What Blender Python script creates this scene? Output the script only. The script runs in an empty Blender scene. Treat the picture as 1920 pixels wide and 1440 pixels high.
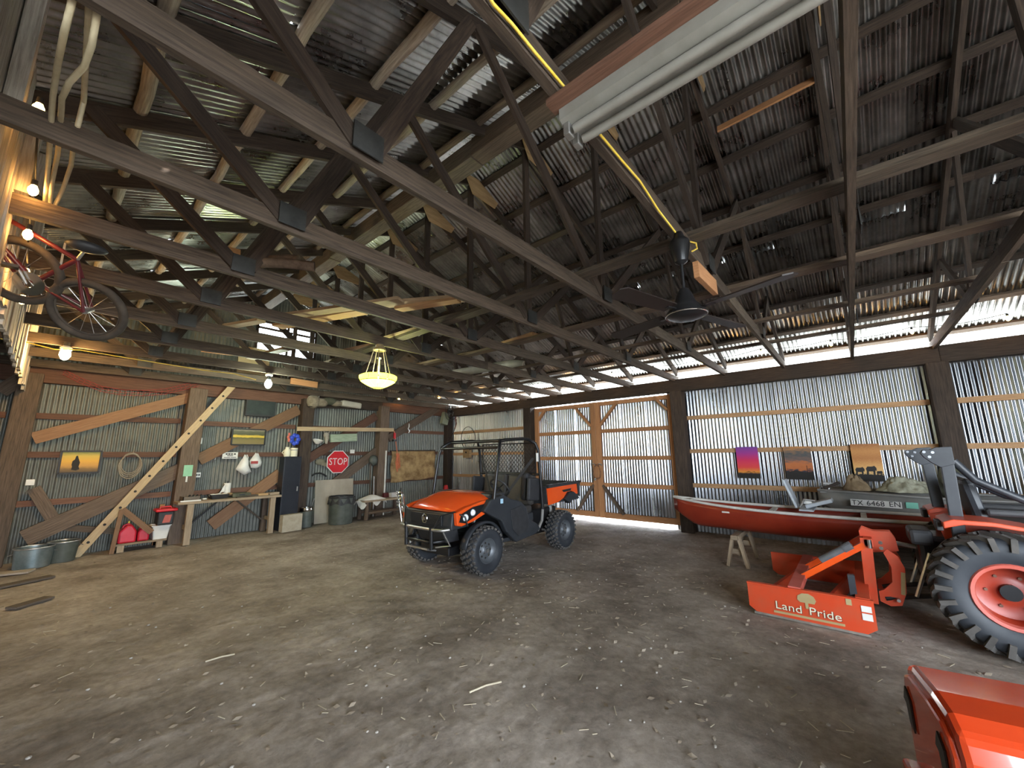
import bpy, math, random
from mathutils import Vector as V, Matrix as M
random.seed(7)
S = bpy.context.scene; C = S.collection
# ---------------------------------------------------------------- camera (world: X along the back wall, Y along the right wall, Z up)
F = 737.0; H = 1.6
def _n(v): return V(v).normalized()
Yc = _n((82-960, -(865-720), F)); Xc = _n((1600-960, -(845-720), F))
Zc = Yc.cross(Xc).normalized()
if Zc.y < 0: Zc = -Zc
Xc = (Xc - Yc*Xc.dot(Yc)).normalized()
def cw(v): return V((Xc.dot(v), Yc.dot(v), Zc.dot(v)))      # camera axes (right, up, forward) -> world
r_, u_, f_ = cw(V((1,0,0))), cw(V((0,1,0))), cw(V((0,0,1)))
cam = bpy.data.cameras.new('camera'); camo = bpy.data.objects.new('camera', cam); C.objects.link(camo)
camo.matrix_world = M(((r_.x,u_.x,-f_.x,0),(r_.y,u_.y,-f_.y,0),(r_.z,u_.z,-f_.z,H),(0,0,0,1)))
cam.sensor_width = 36; cam.lens = F/1920*36; cam.clip_start = 0.05; cam.clip_end = 300
S.camera = camo
def ray(x, y): return r_*(x-960) + u_*(720-y) + f_*F
def at(x, y, ax, val):
    d = ray(x, y); o = V((0,0,H)); return o + d*((val-o[ax])/d[ax])
def gp(x, y, z=0): return at(x, y, 2, z)
# ---------------------------------------------------------------- sky, sun, exposure
S.view_settings.view_transform = 'Standard'; S.view_settings.look = 'None'
S.view_settings.gamma = 1; S.view_settings.use_curve_mapping = False
S.view_settings.exposure = 0.72
W = bpy.data.worlds.new('sky'); S.world = W; W.use_nodes = True
wn = W.node_tree.nodes; bg = wn['Background']; bg.inputs[0].default_value = (0.80, 0.89, 1.0, 1); bg.inputs[1].default_value = 22.0
sl = bpy.data.lights.new('sun', 'SUN'); sl.energy = 14; sl.angle = 0.01; sl.color = (1, .95, .88)
so = bpy.data.objects.new('sun', sl); C.objects.link(so); so.rotation_euler = (math.radians(38), 0, math.radians(28))
pl = bpy.data.lights.new('doorway_portal', 'AREA'); pl.shape = 'RECTANGLE'; pl.size = 3.3; pl.size_y = 3.3; pl.cycles.is_portal = True   # tells the sampler where the sky comes in
po = bpy.data.objects.new('doorway_portal', pl); C.objects.link(po); po.location = (-1.8, -3.85, 1.7); po.rotation_euler = (0, math.radians(-90), 0)
pl2 = pl.copy(); pl2.size = 3.6; pl2.size_y = 3.1; po2 = bpy.data.objects.new('doorway_portal', pl2); C.objects.link(po2); po2.location = (.6, -5.5, 1.55); po2.rotation_euler = (math.radians(90), 0, 0)
# ---------------------------------------------------------------- materials
MT = {}
def mat(name, c1, c2=None, scale=8, rough=.6, metal=0, bump=0, stretch=(1,1,1), coord='Object', rnd=0, emit=None, es=0, trans=0, ior=1.45, alpha=1, detail=6, r2=None, coat=0, lo=.3, hi=.7):
    m = bpy.data.materials.new(name); m.use_nodes = True; t = m.node_tree; b = t.nodes['Principled BSDF']
    b.inputs['Roughness'].default_value = rough; b.inputs['Metallic'].default_value = metal
    b.inputs['Base Color'].default_value = (*c1, 1)
    b.inputs['Transmission Weight'].default_value = trans; b.inputs['IOR'].default_value = ior; b.inputs['Alpha'].default_value = alpha
    b.inputs['Coat Weight'].default_value = coat
    if emit: b.inputs['Emission Color'].default_value = (*emit, 1); b.inputs['Emission Strength'].default_value = es
    L = t.links.new
    if c2 is not None or bump:
        tc = t.nodes.new('ShaderNodeTexCoord'); mp = t.nodes.new('ShaderNodeMapping'); mp.inputs['Scale'].default_value = stretch
        L(tc.outputs[coord], mp.inputs[0])
        if coord == 'Object' or coord == 'UV':      # shift each object so that alike pieces differ
            oi = t.nodes.new('ShaderNodeObjectInfo'); mu = t.nodes.new('ShaderNodeMath'); mu.operation = 'MULTIPLY'; mu.inputs[1].default_value = 37
            L(oi.outputs['Random'], mu.inputs[0]); L(mu.outputs[0], mp.inputs['Location'])
        nz = t.nodes.new('ShaderNodeTexNoise'); nz.inputs['Scale'].default_value = scale; nz.inputs['Detail'].default_value = detail; nz.inputs['Roughness'].default_value = .62
        L(mp.outputs[0], nz.inputs['Vector'])
        cr = t.nodes.new('ShaderNodeValToRGB'); cr.color_ramp.elements[0].position = lo; cr.color_ramp.elements[1].position = hi
        cr.color_ramp.elements[0].color = (*c1, 1); cr.color_ramp.elements[1].color = (*(c2 or c1), 1)
        L(nz.outputs['Fac'], cr.inputs[0]); out = cr.outputs[0]
        if rnd:
            oi2 = t.nodes.new('ShaderNodeObjectInfo'); mr = t.nodes.new('ShaderNodeMapRange'); mr.inputs[3].default_value = 1-rnd; mr.inputs[4].default_value = 1+rnd
            L(oi2.outputs['Random'], mr.inputs[0])
            mx = t.nodes.new('ShaderNodeMix'); mx.data_type = 'RGBA'; mx.blend_type = 'MULTIPLY'; mx.inputs[0].default_value = 1
            L(out, mx.inputs[6]); L(mr.outputs[0], mx.inputs[7]); out = mx.outputs[2]
        L(out, b.inputs['Base Color'])
        if r2 is not None:
            m2 = t.nodes.new('ShaderNodeMapRange'); m2.inputs[1].default_value = lo; m2.inputs[2].default_value = hi; m2.inputs[3].default_value = rough; m2.inputs[4].default_value = r2
            L(nz.outputs['Fac'], m2.inputs[0]); L(m2.outputs[0], b.inputs['Roughness'])
        if bump:
            bp = t.nodes.new('ShaderNodeBump'); bp.inputs['Strength'].default_value = bump; bp.inputs['Distance'].default_value = .02
            L(nz.outputs['Fac'], bp.inputs['Height']); L(bp.outputs[0], b.inputs['Normal'])
    MT[name] = m; return m
def wood(name, c1, c2, rnd=.25, bump=.25): return mat(name, c1, c2, scale=3.2, rough=.8, stretch=(1.3, 22, 22), coord='UV', rnd=rnd, bump=bump, detail=7, lo=.32, hi=.72)
wood('wood_truss', (.020,.013,.010), (.072,.049,.035)); wood('wood_grey', (.050,.038,.028), (.155,.118,.086)); wood('wood_pale', (.30,.21,.13), (.52,.38,.24))
wood('wood_new', (.34,.155,.065), (.48,.24,.11), rnd=.12); wood('wood_girt', (.36,.20,.10), (.56,.34,.17), rnd=.15)
wood('wood_post', (.022,.015,.011), (.075,.050,.034)); wood('wood_red', (.095,.045,.028), (.19,.095,.062)); wood('wood_brown', (.072,.050,.035), (.18,.127,.09))
wood('wood_weather', (.22,.18,.14), (.50,.43,.34)); wood('wood_bench', (.20,.15,.10), (.40,.31,.21)); wood('wood_ladder', (.42,.30,.17), (.60,.46,.28), rnd=.05)
wood('wood_white', (.26,.23,.19), (.58,.53,.46), bump=.5); wood('wood_chord', (.030,.021,.015), (.105,.075,.054))
wood('wood_mid', (.20,.105,.055), (.31,.18,.10))
mat('plywood', (.30,.19,.09), (.46,.31,.16), scale=4, rough=.8, rnd=.15, stretch=(1,6,6))
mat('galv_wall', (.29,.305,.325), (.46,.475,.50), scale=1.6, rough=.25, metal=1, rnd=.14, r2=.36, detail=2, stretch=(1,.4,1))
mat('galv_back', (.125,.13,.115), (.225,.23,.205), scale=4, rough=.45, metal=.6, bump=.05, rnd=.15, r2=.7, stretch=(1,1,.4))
mat('galv_roof', (.16,.16,.155), (.55,.55,.54), scale=2.6, rough=.22, metal=1, bump=.02, rnd=.3, r2=.42, lo=.28, hi=.75)
mat('steel_rust', (.10,.045,.028), (.20,.11,.075), scale=6, rough=.65, metal=.3)
mat('black_metal', (.010,.010,.011), rough=.32); mat('black_plastic', (.018,.019,.021), (.035,.035,.037), scale=12, rough=.55); mat('grey_plastic', (.07,.075,.08), (.12,.12,.125), scale=9, rough=.5)
mat('chrome', (.75,.75,.74), rough=.15, metal=1); mat('steel', (.35,.35,.34), (.55,.54,.52), scale=9, rough=.4, metal=.9)
mat('rubber', (.011,.011,.012), (.035,.034,.033), scale=6, rough=.75); mat('rubber_dust', (.045,.042,.038), (.11,.10,.09), scale=5, rough=.9)
mat('orange', (.68,.072,.010), (.74,.095,.014), scale=3, rough=.22, coat=.4); mat('orange_dirty', (.58,.058,.015), (.48,.085,.035), scale=5, rough=.45, lo=.4, hi=.8)
mat('red_canoe', (.17,.016,.007), (.23,.028,.011), scale=2.5, rough=.33, coat=.2); mat('red_pink', (.42,.075,.05), (.50,.12,.09), scale=7, rough=.5)
mat('red_paint', (.55,.012,.022), (.62,.02,.03), scale=4, rough=.4); mat('white_paint', (.78,.77,.73), (.66,.65,.60), scale=6, rough=.5); mat('white_cloth', (.72,.69,.62), (.84,.82,.77), scale=9, rough=.9)
mat('galv_tub', (.12,.16,.17), (.32,.37,.37), scale=4, rough=.45, metal=.8)
# ---------------------------------------------------------------- mesh helpers
class MB:
    def __init__(s): s.v = []; s.f = []; s.u = []
    def add(s, vs, fs, us=None):
        n = len(s.v); s.v += [tuple(p) for p in vs]
        for i, f in enumerate(fs):
            s.f.append([k+n for k in f]); s.u.append(us[i] if us else None)
        return s
    def bar(s, p, q, w, h, up=(0,0,1), w2=None, h2=None):
        p, q = V(p), V(q); d = (q-p); L = d.length; d.normalize(); up = V(up)
        if abs(d.dot(up)) > .99: up = V((1,0,0))
        a = d.cross(up).normalized(); b = a.cross(d).normalized()
        w2 = w if w2 is None else w2; h2 = h if h2 is None else h2
        vs = [c + a*(i*ww/2) + b*(j*hh/2) for c, ww, hh in ((p,w,h),(q,w2,h2)) for i, j in ((-1,-1),(1,-1),(1,1),(-1,1))]
        fs = [(0,3,2,1),(4,5,6,7)]; us = [[(0,0),(0,h),(w,h),(w,0)],[(0,0),(w,0),(w,h),(0,h)]]
        o = 0
        for k, sz in ((0,w),(1,h),(2,w),(3,h)):
            k2 = (k+1) % 4; fs.append((k, k2, k2+4, k+4)); us.append([(0,o),(0,o+sz),(L,o+sz),(L,o)]); o += sz+.07
        return s.add(vs, fs, us)
    def box(s, c, sz, rz=0, ry=0, rx=0):
        m = M.Rotation(rz,3,'Z') @ M.Rotation(ry,3,'Y') @ M.Rotation(rx,3,'X'); c = V(c); x, y, z = (k/2 for k in sz)
        vs = [c + m @ V((i*x, j*y, k*z)) for k in (-1,1) for i, j in ((-1,-1),(1,-1),(1,1),(-1,1))]
        a, b, d = sz
        return s.add(vs, [(0,3,2,1),(4,5,6,7),(0,1,5,4),(1,2,6,5),(2,3,7,6),(3,0,4,7)],
            [[(0,0),(0,b),(a,b),(a,0)],[(0,0),(a,0),(a,b),(0,b)]] + [[(0,0),(k,0),(k,d),(0,d)] for k in (a,b,a,b)])
    def tube(s, pts, r, n=8, closed=False, caps=True):
        pts = [V(p) for p in pts]; N = len(pts); rs = r if isinstance(r, (list,tuple)) else [r]*N
        t0 = (pts[1]-pts[0]).normalized(); a = t0.orthogonal().normalized(); vs = []; run = 0; runs = []
        for i, p in enumerate(pts):
            if closed: t = (pts[(i+1)%N]-pts[i-1]).normalized()
            else: t = (pts[min(i+1,N-1)]-pts[max(i-1,0)]).normalized()
            a = (a - t*a.dot(t)); a = a.normalized() if a.length > 1e-6 else t.orthogonal().normalized(); b = t.cross(a)
            vs += [p + (a*math.cos(2*math.pi*k/n) + b*math.sin(2*math.pi*k/n))*rs[i] for k in range(n)]
            if i: run += (pts[i]-pts[i-1]).length
            runs.append(run)
        fs = []; us = []
        for i in range(N if closed else N-1):
            j = (i+1) % N
            for k in range(n):
                k2 = (k+1) % n; fs.append((i*n+k, i*n+k2, j*n+k2, j*n+k)); v0, v1 = k*.03, (k+1)*.03
                us.append([(runs[i],v0),(runs[i],v1),(runs[i]+.1 if j==0 else runs[j],v1),(runs[i]+.1 if j==0 else runs[j],v0)])
        if caps and not closed: fs += [tuple(range(n-1,-1,-1)), tuple(range((N-1)*n, N*n))]; us += [None, None]
        return s.add(vs, fs, us)
    def cyl(s, p, q, r, r2=None, n=16): return s.tube([p, q], [r, r if r2 is None else r2], n)
    def lathe(s, prof, c=(0,0,0), ax=(0,0,1), n=24, close=False):
        c = V(c); ax = V(ax).normalized(); a = ax.orthogonal().normalized(); b = ax.cross(a)
        vs = [c + ax*z + (a*math.cos(2*math.pi*k/n) + b*math.sin(2*math.pi*k/n))*r for r, z in prof for k in range(n)]
        fs = [(i*n+k, i*n+(k+1)%n, (i+1)*n+(k+1)%n, (i+1)*n+k) for i in range(len(prof)-1) for k in range(n)]
        if close: fs += [((len(prof)-1)*n+k, (len(prof)-1)*n+(k+1)%n, (k+1)%n, k) for k in range(n)]
        return s.add(vs, fs)
    def prism(s, poly, o, ux, uy, th):
        o, ux, uy = V(o), V(ux), V(uy); nn = ux.cross(uy).normalized()*th; n = len(poly)
        vs = [o + ux*a + uy*b for a, b in poly] + [o + ux*a + uy*b + nn for a, b in poly]
        return s.add(vs, [tuple(range(n-1,-1,-1)), tuple(range(n,2*n))] + [(i, (i+1)%n, (i+1)%n+n, i+n) for i in range(n)])
    def grid(s, fn, nu, nv, cu=False, cv=False):
        vs = [fn(i/(nu if cu else nu-1), j/(nv if cv else nv-1)) for i in range(nu) for j in range(nv)]
        fs = [(i*nv+j, ((i+1)%nu)*nv+j, ((i+1)%nu)*nv+(j+1)%nv, i*nv+(j+1)%nv) for i in range(nu if cu else nu-1) for j in range(nv if cv else nv-1)]
        return s.add(vs, fs)
    def ball(s, c, r, n=12, sc=(1,1,1)):
        c = V(c); m = n//2+1
        return s.grid(lambda u, v: c + V((math.sin(math.pi*v)*math.cos(2*math.pi*u)*r*sc[0], math.sin(math.pi*v)*math.sin(2*math.pi*u)*r*sc[1], -math.cos(math.pi*v)*r*sc[2])), n, m, cu=True)
    def build(s, name, mt, parent=None, smooth=None, bevel=0, solid=0):
        off = V(parent.matrix_world.translation) if parent else V((0,0,0))
        if parent is not None and parent.parent is not None: off = abs_loc(parent)
        elif parent is not None: off = V(parent.location)
        me = bpy.data.meshes.new(name)
        if parent is None and s.v:      # origin at the base centre of the thing
            xs = [p[0] for p in s.v]; ys = [p[1] for p in s.v]; zs = [p[2] for p in s.v]; off = V(((min(xs)+max(xs))/2, (min(ys)+max(ys))/2, min(zs)))
        me.from_pydata([V(p)-off for p in s.v], [], s.f); me.validate()
        if any(s.u) and len(me.polygons) == len(s.f):
            ul = me.uv_layers.new(name='uv')
            for p, uu in zip(me.polygons, s.u):
                if uu:
                    for li, c in zip(p.loop_indices, uu): ul.data[li].uv = c
        me.materials.append(MT[mt] if isinstance(mt, str) else mt)
        if smooth is not None:
            me.polygons.foreach_set('use_smooth', [True]*len(me.polygons)); me.set_sharp_from_angle(angle=math.radians(smooth))
        o = bpy.data.objects.new(name, me); C.objects.link(o)
        if parent is not None: o.parent = parent
        else: o.location = off
        if bevel: b = o.modifiers.new('bevel','BEVEL'); b.width = bevel; b.segments = 2; b.limit_method = 'ANGLE'
        if solid: b = o.modifiers.new('solid','SOLIDIFY'); b.thickness = solid; b.offset = 0
        return o
def abs_loc(o):
    l = V((0,0,0))
    while o is not None: l = l + V(o.location); o = o.parent
    return l
def tag(o, label=None, cat=None, group=None, kind=None):
    for k, v in (('label',label),('category',cat),('group',group),('kind',kind)):
        if v: o[k] = v
    return o
def thing(name, label, cat, loc=(0,0,0), group=None, kind=None):
    o = bpy.data.objects.new(name, None); o.empty_display_size = .1; C.objects.link(o); o.location = loc; return tag(o, label, cat, group, kind)
def struct(name, loc=(0,0,0), label=None): return thing(name, label, None, loc, None, 'structure')
def B(p, q, w, h, **k): return MB().bar(p, q, w, h, **k)
def copy_tree(o, parent=None):
    c = o.copy(); C.objects.link(c); c.parent = parent
    for ch in o.children: copy_tree(ch, c)
    return c
def text_mesh(body, size, M4, mt, name, parent, ext=.002, sx=1):
    cu = bpy.data.curves.new('t', 'FONT'); cu.body = body; cu.size = size; cu.extrude = ext; cu.align_x = 'CENTER'; cu.align_y = 'CENTER'; cu.resolution_u = 3; cu.space_character = 1.02
    to = bpy.data.objects.new('t', cu); C.objects.link(to); bpy.context.view_layer.update()
    me = bpy.data.meshes.new_from_object(to.evaluated_get(bpy.context.evaluated_depsgraph_get())); bpy.data.objects.remove(to); bpy.data.curves.remove(cu)
    off = abs_loc(parent)
    for v in me.vertices: v.co = M4 @ V((v.co.x*sx, v.co.y, v.co.z)) - off
    me.materials.clear(); me.materials.append(MT[mt]); o = bpy.data.objects.new(name, me); C.objects.link(o); o.parent = parent; return o
def frame4(o, ux, uy):
    ux, uy = V(ux).normalized(), V(uy).normalized(); n = ux.cross(uy); o = V(o)
    return M(((ux.x,uy.x,n.x,o.x),(ux.y,uy.y,n.y,o.y),(ux.z,uy.z,n.z,o.z),(0,0,0,1)))
def jit(a): return random.uniform(-a, a)
# ================================================================= THE SETTING
XR, YB, YF, XL = 9.0, 10.55, -5.5, -1.8        # right wall, back wall, front wall, left wall
AX, AZ, SL = 3.6, 5.75, 0.426                  # ridge position, sheet height at the ridge, roof slope
def zr(x): return AZ - SL*abs(x-AX)
PIT = .068
def corr(w, L0, L1=None, amp=.0095):
    L1 = L0 if L1 is None else L1; n = max(2, round(w/PIT*8)); mb = MB()
    vs = []; fs = []
    for i in range(n+1):
        x = w*i/n; z = amp*math.sin(2*math.pi*x/PIT)
        vs += [(x,0,z), (x, L0+(L1-L0)*i/n, z)]
    fs = [(2*i, 2*i+2, 2*i+3, 2*i+1) for i in range(n)]
    me = bpy.data.meshes.new('metal_sheet'); me.from_pydata(vs, [], fs)
    me.polygons.foreach_set('use_smooth', [True]*len(me.polygons)); return me
_cm = {}
def sheet(parent, o, ux, uy, w, L0, L1=None, mt='galv_wall'):
    key = (round(w,3), round(L0,2), None if L1 is None else round(L1,2), mt)
    if key not in _cm:
        me = corr(w, L0, L1, .0125 if mt == 'galv_roof' else .0095); me.materials.append(MT[mt]); _cm[key] = me
    ob = bpy.data.objects.new('metal_sheet', _cm[key]); C.objects.link(ob); ob.parent = parent
    ob.matrix_local = M.Translation(-abs_loc(parent)) @ frame4(o, ux, uy); return ob
SW = PIT*10
# ---- ground
mat('dirt', (.175,.142,.112), (.40,.345,.29), scale=1.6, rough=.95, bump=.5, detail=12, lo=.33, hi=.68, coord='Object')
_t = MT['dirt'].node_tree; _b = _t.nodes['Principled BSDF']
_n2 = _t.nodes.new('ShaderNodeTexNoise'); _n2.inputs['Scale'].default_value = 14; _n2.inputs['Detail'].default_value = 14; _n2.inputs['Roughness'].default_value = .72
_tc = [n for n in _t.nodes if n.type == 'TEX_COORD'][0]; _t.links.new(_tc.outputs['Object'], _n2.inputs['Vector'])
_mx = _t.nodes.new('ShaderNodeMix'); _mx.data_type = 'RGBA'; _mx.blend_type = 'OVERLAY'; _mx.inputs[0].default_value = .75
_cr = [n for n in _t.nodes if n.type == 'VALTORGB'][0]; _t.links.new(_cr.outputs[0], _mx.inputs[6]); _t.links.new(_n2.outputs['Fac'], _mx.inputs[7]); _t.links.new(_mx.outputs[2], _b.inputs['Base Color'])
_bp = [n for n in _t.nodes if n.type == 'BUMP'][0]; _t.links.new(_n2.outputs['Fac'], _bp.inputs['Height']); _bp.inputs['Distance'].default_value = .02; _bp.inputs['Strength'].default_value = .5
from mathutils import noise as NZ
def gz(x, y): return -.010 + .006*NZ.noise(V((x*1.3, y*1.3, 0))) + .006*NZ.noise(V((x*4, y*4, 3))) + .007*max(-.2, NZ.noise(V((x*11, y*11, 7)))) + .005*max(0, NZ.noise(V((x*24, y*24, 1))))
fl = MB().grid(lambda u, v: ((XL-.2)+(XR+.15-XL+.2)*u, (YF-.2)+(YB+.1-YF+.2)*v, gz((XL-.2)+(XR+.15-XL+.2)*u, (YF-.2)+(YB+.1-YF+.2)*v)-.002), 360, 520).build('floor', 'dirt', None, smooth=60); tag(fl, 'packed brown dirt floor', None, None, 'structure')
mat('ground', (.36,.35,.31), (.44,.43,.38), scale=.6, rough=1)
gr = MB().box((4,3,-.06), (90,90,.06)).build('ground', 'ground'); tag(gr, 'sunlit ground outside the barn', None, None, 'structure')
# ---- right wall
wr = struct('wall_right', (XR, 2.5, 0))
DY0, DY1 = 2.92, 6.92                          # door opening
y = YB
while y > YF+.05:
    y0 = max(YF, y-SW)
    zb = .04
    if not (y <= DY1+.35 and y0 >= DY0-.35): sheet(wr, (XR+.04, y0, -.06), (0,1,0), (0,0,1), y-y0, 3.09)
    y -= SW
def girts_r(ya, yb, zs, mt='wood_girt'):
    for z in zs: B((XR-.005, ya, z), (XR-.005, yb, z+jit(.015)), .04, .085).build('girt', mt, wr)
girts_r(-1.02, 2.66, (.93, 1.645, 2.34)); girts_r(-5.4, -1.28, (.93, 1.645, 2.34)); girts_r(7.05, 10.3, (.98, 1.66, 2.38))
for yy in (-5.35, -1.15, 2.78, 6.90): B((XR-.15, yy, -.05), (XR-.15, yy, 2.93), .25, .25).build('post', 'wood_post', wr, bevel=.012)
B((XR-.15, 10.42, -.05), (XR-.15, 10.42, 2.93), .22, .22).build('post', 'wood_post', wr, bevel=.012)
for ya, yb in ((-5.5,-1.2),(-1.2,3.0),(3.0,6.8),(6.8,10.5)): B((XR-.17, ya, 3.05), (XR-.17, yb, 3.05), .15, .27).build('eave_beam', 'wood_post', wr, bevel=.01)
# ---- doors (two leaves of metal on orange timber)
def leaf(name, ya, yb, label):
    d = struct(name, (XR-.03, (ya+yb)/2, .1), label); z0, z1 = .09, 2.90
    n = 3; w = (yb-ya)/n
    for k in range(n): sheet(d, (XR+.03, ya+k*w, z0), (0,1,0), (0,0,1), w, z1-z0)
    X = XR-.02
    for z, hh in ((z0+.06,.13),(.86,.09),(1.50,.09),(2.16,.09),(z1-.05,.10)): B((X,ya,z),(X,yb,z),.05,hh).build('rail', 'wood_new', d)
    for yy, ww in ((ya+.06,.12),(yb-.06,.12)): B((X-.03,yy,z0),(X-.03,yy,z1),ww,.05, up=(1,0,0)).build('stile', 'wood_new', d)
    hinge = ya if ya < 4 else yb; sgn = 1 if ya < 4 else -1; meet = yb if ya < 4 else ya
    B((X-.03,meet-sgn*.12,.85),(X-.03,meet-sgn*.62,.20),.05,.09, up=(1,0,0)).build('brace', 'wood_brown', d)
    B((X-.03,meet-sgn*.12,2.30),(X-.03,meet-sgn*.62,2.86),.05,.09, up=(1,0,0)).build('brace', 'wood_new', d)
    B((X-.03,hinge+sgn*.12,2.55),(X-.03,hinge+sgn*.42,2.88),.05,.09, up=(1,0,0)).build('brace', 'wood_new', d)
    return d
DM = 4.86
d1 = leaf('door_1', DY0, DM-.005, 'corrugated metal barn door leaf on orange timber'); d2 = leaf('door_2', DM+.005, DY1-.14, 'second corrugated metal barn door leaf')
ch = thing('lock_chain', 'rusty chain looped through the meeting stiles of the barn doors', 'chain', (XR-.11, DM, 1.35))
for k in range(14):
    a = k/14*2*math.pi; c0 = V((XR-.112+.008*(k%2), DM+.10*math.sin(a), 1.18+.16*math.cos(a)-.05*abs(math.sin(a)))); t = V((0, math.cos(a)*.10, -math.sin(a)*.16)).normalized(); s_ = V((1,0,0)) if k % 2 else t.cross(V((1,0,0)))
    MB().tube([c0 + t*(.032*math.cos(q)) + s_*(.013*math.sin(q)) for q in [i*math.pi/5 for i in range(10)]], .005, 5, closed=True).build('chain_link', 'steel_rust', ch)
for yy in (DM-.09, DM+.09):
    MB().tube([(XR-.08,yy-.04,1.32),(XR-.12,yy-.03,1.36),(XR-.125,yy,1.37),(XR-.12,yy+.03,1.36),(XR-.08,yy+.04,1.32)], .011, 8).build('hook', 'steel', ch, smooth=50)
MB().box((XR-.115, DM+.05, .99), (.03,.05,.06)).build('padlock', 'chrome', ch, bevel=.006)
# ---- back wall
wb = struct('wall_back', (4, YB, 0))
WX0, WX1, WZ0, WZ1 = at(508,640,1,YB).x, at(572,640,1,YB).x, at(540,668,1,YB).z, at(540,612,1,YB).z
x = XL
while x < XR-.02:
    x1 = min(XR+.02, x+SW)
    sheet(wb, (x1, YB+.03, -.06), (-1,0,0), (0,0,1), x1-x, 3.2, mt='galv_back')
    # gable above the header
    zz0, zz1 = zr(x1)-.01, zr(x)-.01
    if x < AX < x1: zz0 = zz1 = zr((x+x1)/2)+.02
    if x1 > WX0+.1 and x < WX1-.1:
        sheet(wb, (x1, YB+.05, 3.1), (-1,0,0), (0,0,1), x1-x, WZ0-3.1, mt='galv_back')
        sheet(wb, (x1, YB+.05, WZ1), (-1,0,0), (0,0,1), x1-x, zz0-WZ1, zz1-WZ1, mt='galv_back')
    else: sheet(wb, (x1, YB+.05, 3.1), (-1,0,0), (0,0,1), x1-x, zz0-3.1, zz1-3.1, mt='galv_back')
    x = x1
nx = [XL+SW*k for k in range(20)]
WX0 = min(nx, key=lambda q: abs(q-WX0)); WX1 = min([q for q in nx if q > WX0+.3], key=lambda q: abs(q-WX1))
w1 = struct('window_1', (WX0, YB, WZ0), 'bright gable window with crossbars')
for p, q in (((WX0,YB+.03,WZ0),(WX1,YB+.03,WZ0)),((WX0,YB+.03,WZ1),(WX1,YB+.03,WZ1)),((WX0,YB+.03,WZ0),(WX0,YB+.03,WZ1)),((WX1,YB+.03,WZ0),(WX1,YB+.03,WZ1)),((WX0,YB+.03,WZ1-.16),(WX1,YB+.03,WZ1-.16)),(((WX0+WX1)/2,YB+.03,WZ0),((WX0+WX1)/2,YB+.03,WZ1))):
    B(p, q, .05, .05, up=(0,1,0)).build('window_frame', 'wood_truss', w1)
mat('glass', (.9,.95,.95), rough=.02, trans=1, ior=1.05)
for xa, xb in ((WX0,(WX0+WX1)/2),((WX0+WX1)/2,WX1)):
    for za, zb_ in ((WZ0,WZ1-.16),(WZ1-.16,WZ1)): MB().box(((xa+xb)/2, YB+.03, (za+zb_)/2), (xb-xa-.05, .004, zb_-za-.05)).build('pane', 'glass', w1)
for xa, xb in ((-1.8,-.5),(-.22,1.74),(2.08,3.98),(4.3,6.12),(6.46,8.8)):
    for z in (.92, 1.70, 2.37): B((xa, YB-.02, z+jit(.015)), (xb, YB-.02, z+jit(.015)), .045, .10).build('girt', 'wood_red', wb)
for k, (xc, w) in enumerate(((-.33,.27),(1.91,.30),(4.14,.28),(6.29,.28))):
    B((xc-.02, YB-.19, -.05), (xc+.02, YB-.19, 3.06), w, .26, up=(0,1,0)).build('post', ('wood_brown','wood_brown','wood_post','wood_brown')[k], wb, bevel=.012)
for xa, xb, m_ in ((-1.8,1.9,'wood_red'),(1.9,4.2,'wood_red'),(4.2,6.3,'wood_post'),(6.3,8.8,'wood_red')): B((xa, YB-.10, 3.07), (xb, YB-.10, 3.07), .10, .28).build('header_beam', m_, wb, bevel=.008)
# diagonal braces (their ends read off the photograph on the wall's plane)
def bw(x, y, d=0): return at(x, y, 1, YB-d)
for a, b, hh, m_ in (((45,1010),(345,878),.27,'wood_brown'),((62,822),(358,745),.20,'wood_mid'),((372,862),(560,768),.24,'wood_mid'),((395,985),(525,888),.25,'wood_mid'),
                     ((570,865),(705,780),.22,'wood_red'),((628,905),(712,842),.24,'wood_brown'),((728,822),(822,765),.22,'wood_brown'),((0,735),(40,710),.2,'wood_brown')):
    B(bw(*a,.13), bw(*b,.13), .06, hh, up=(0,0,1)).build('brace', m_, wb)
B(bw(63,915,.12), bw(100,975,.12), .05, .16).build('brace', 'wood_brown', wb); B(bw(70,985,.1), bw(330,1005,.1), .05, .10).build('bottom_plate', 'wood_brown', wb)
# ---- left: open below, weathered board wall hung above the chords, outer sheet wall further out
wl = struct('wall_left', (XL, 2.5, 0))
y = YB
while y > YF+.05:
    y0 = max(YF, y-SW)
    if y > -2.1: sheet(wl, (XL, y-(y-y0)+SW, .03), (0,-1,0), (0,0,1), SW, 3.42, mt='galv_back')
    y -= SW
for yy in (-5.35,-1.2,3,7.2): B((XL+.13, yy, 0), (XL+.13, yy, 3.1), .2, .2).build('post', 'wood_post', wl)
lb = struct('wall_loft', (-.36, 6, 2.75), 'weathered pale board wall under the low side of the roof')
y = 1.5; k = 0
while y < 10.2:
    w = random.uniform(.13,.20)
    B((-.36+jit(.012), y+w/2, 2.74+jit(.06)), (-.36+jit(.012), y+w/2, zr(-.36)-.03), w-.02, .03, up=(1,0,0)).build('plank', 'wood_white', lb); y += w
for yy in (2.85, 3.86, 4.70, 5.60, 6.45, 7.4, 8.4): B((-.315, yy+.02, 3.30), (-.315, yy+.02, zr(-.33)-.03), .10, .06, up=(1,0,0)).build('batten', 'wood_white', lb)
B((-.42, 1.5, 3.0), (-.42, 10.2, 3.0), .08, .16).build('beam', 'wood_brown', lb)
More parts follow.
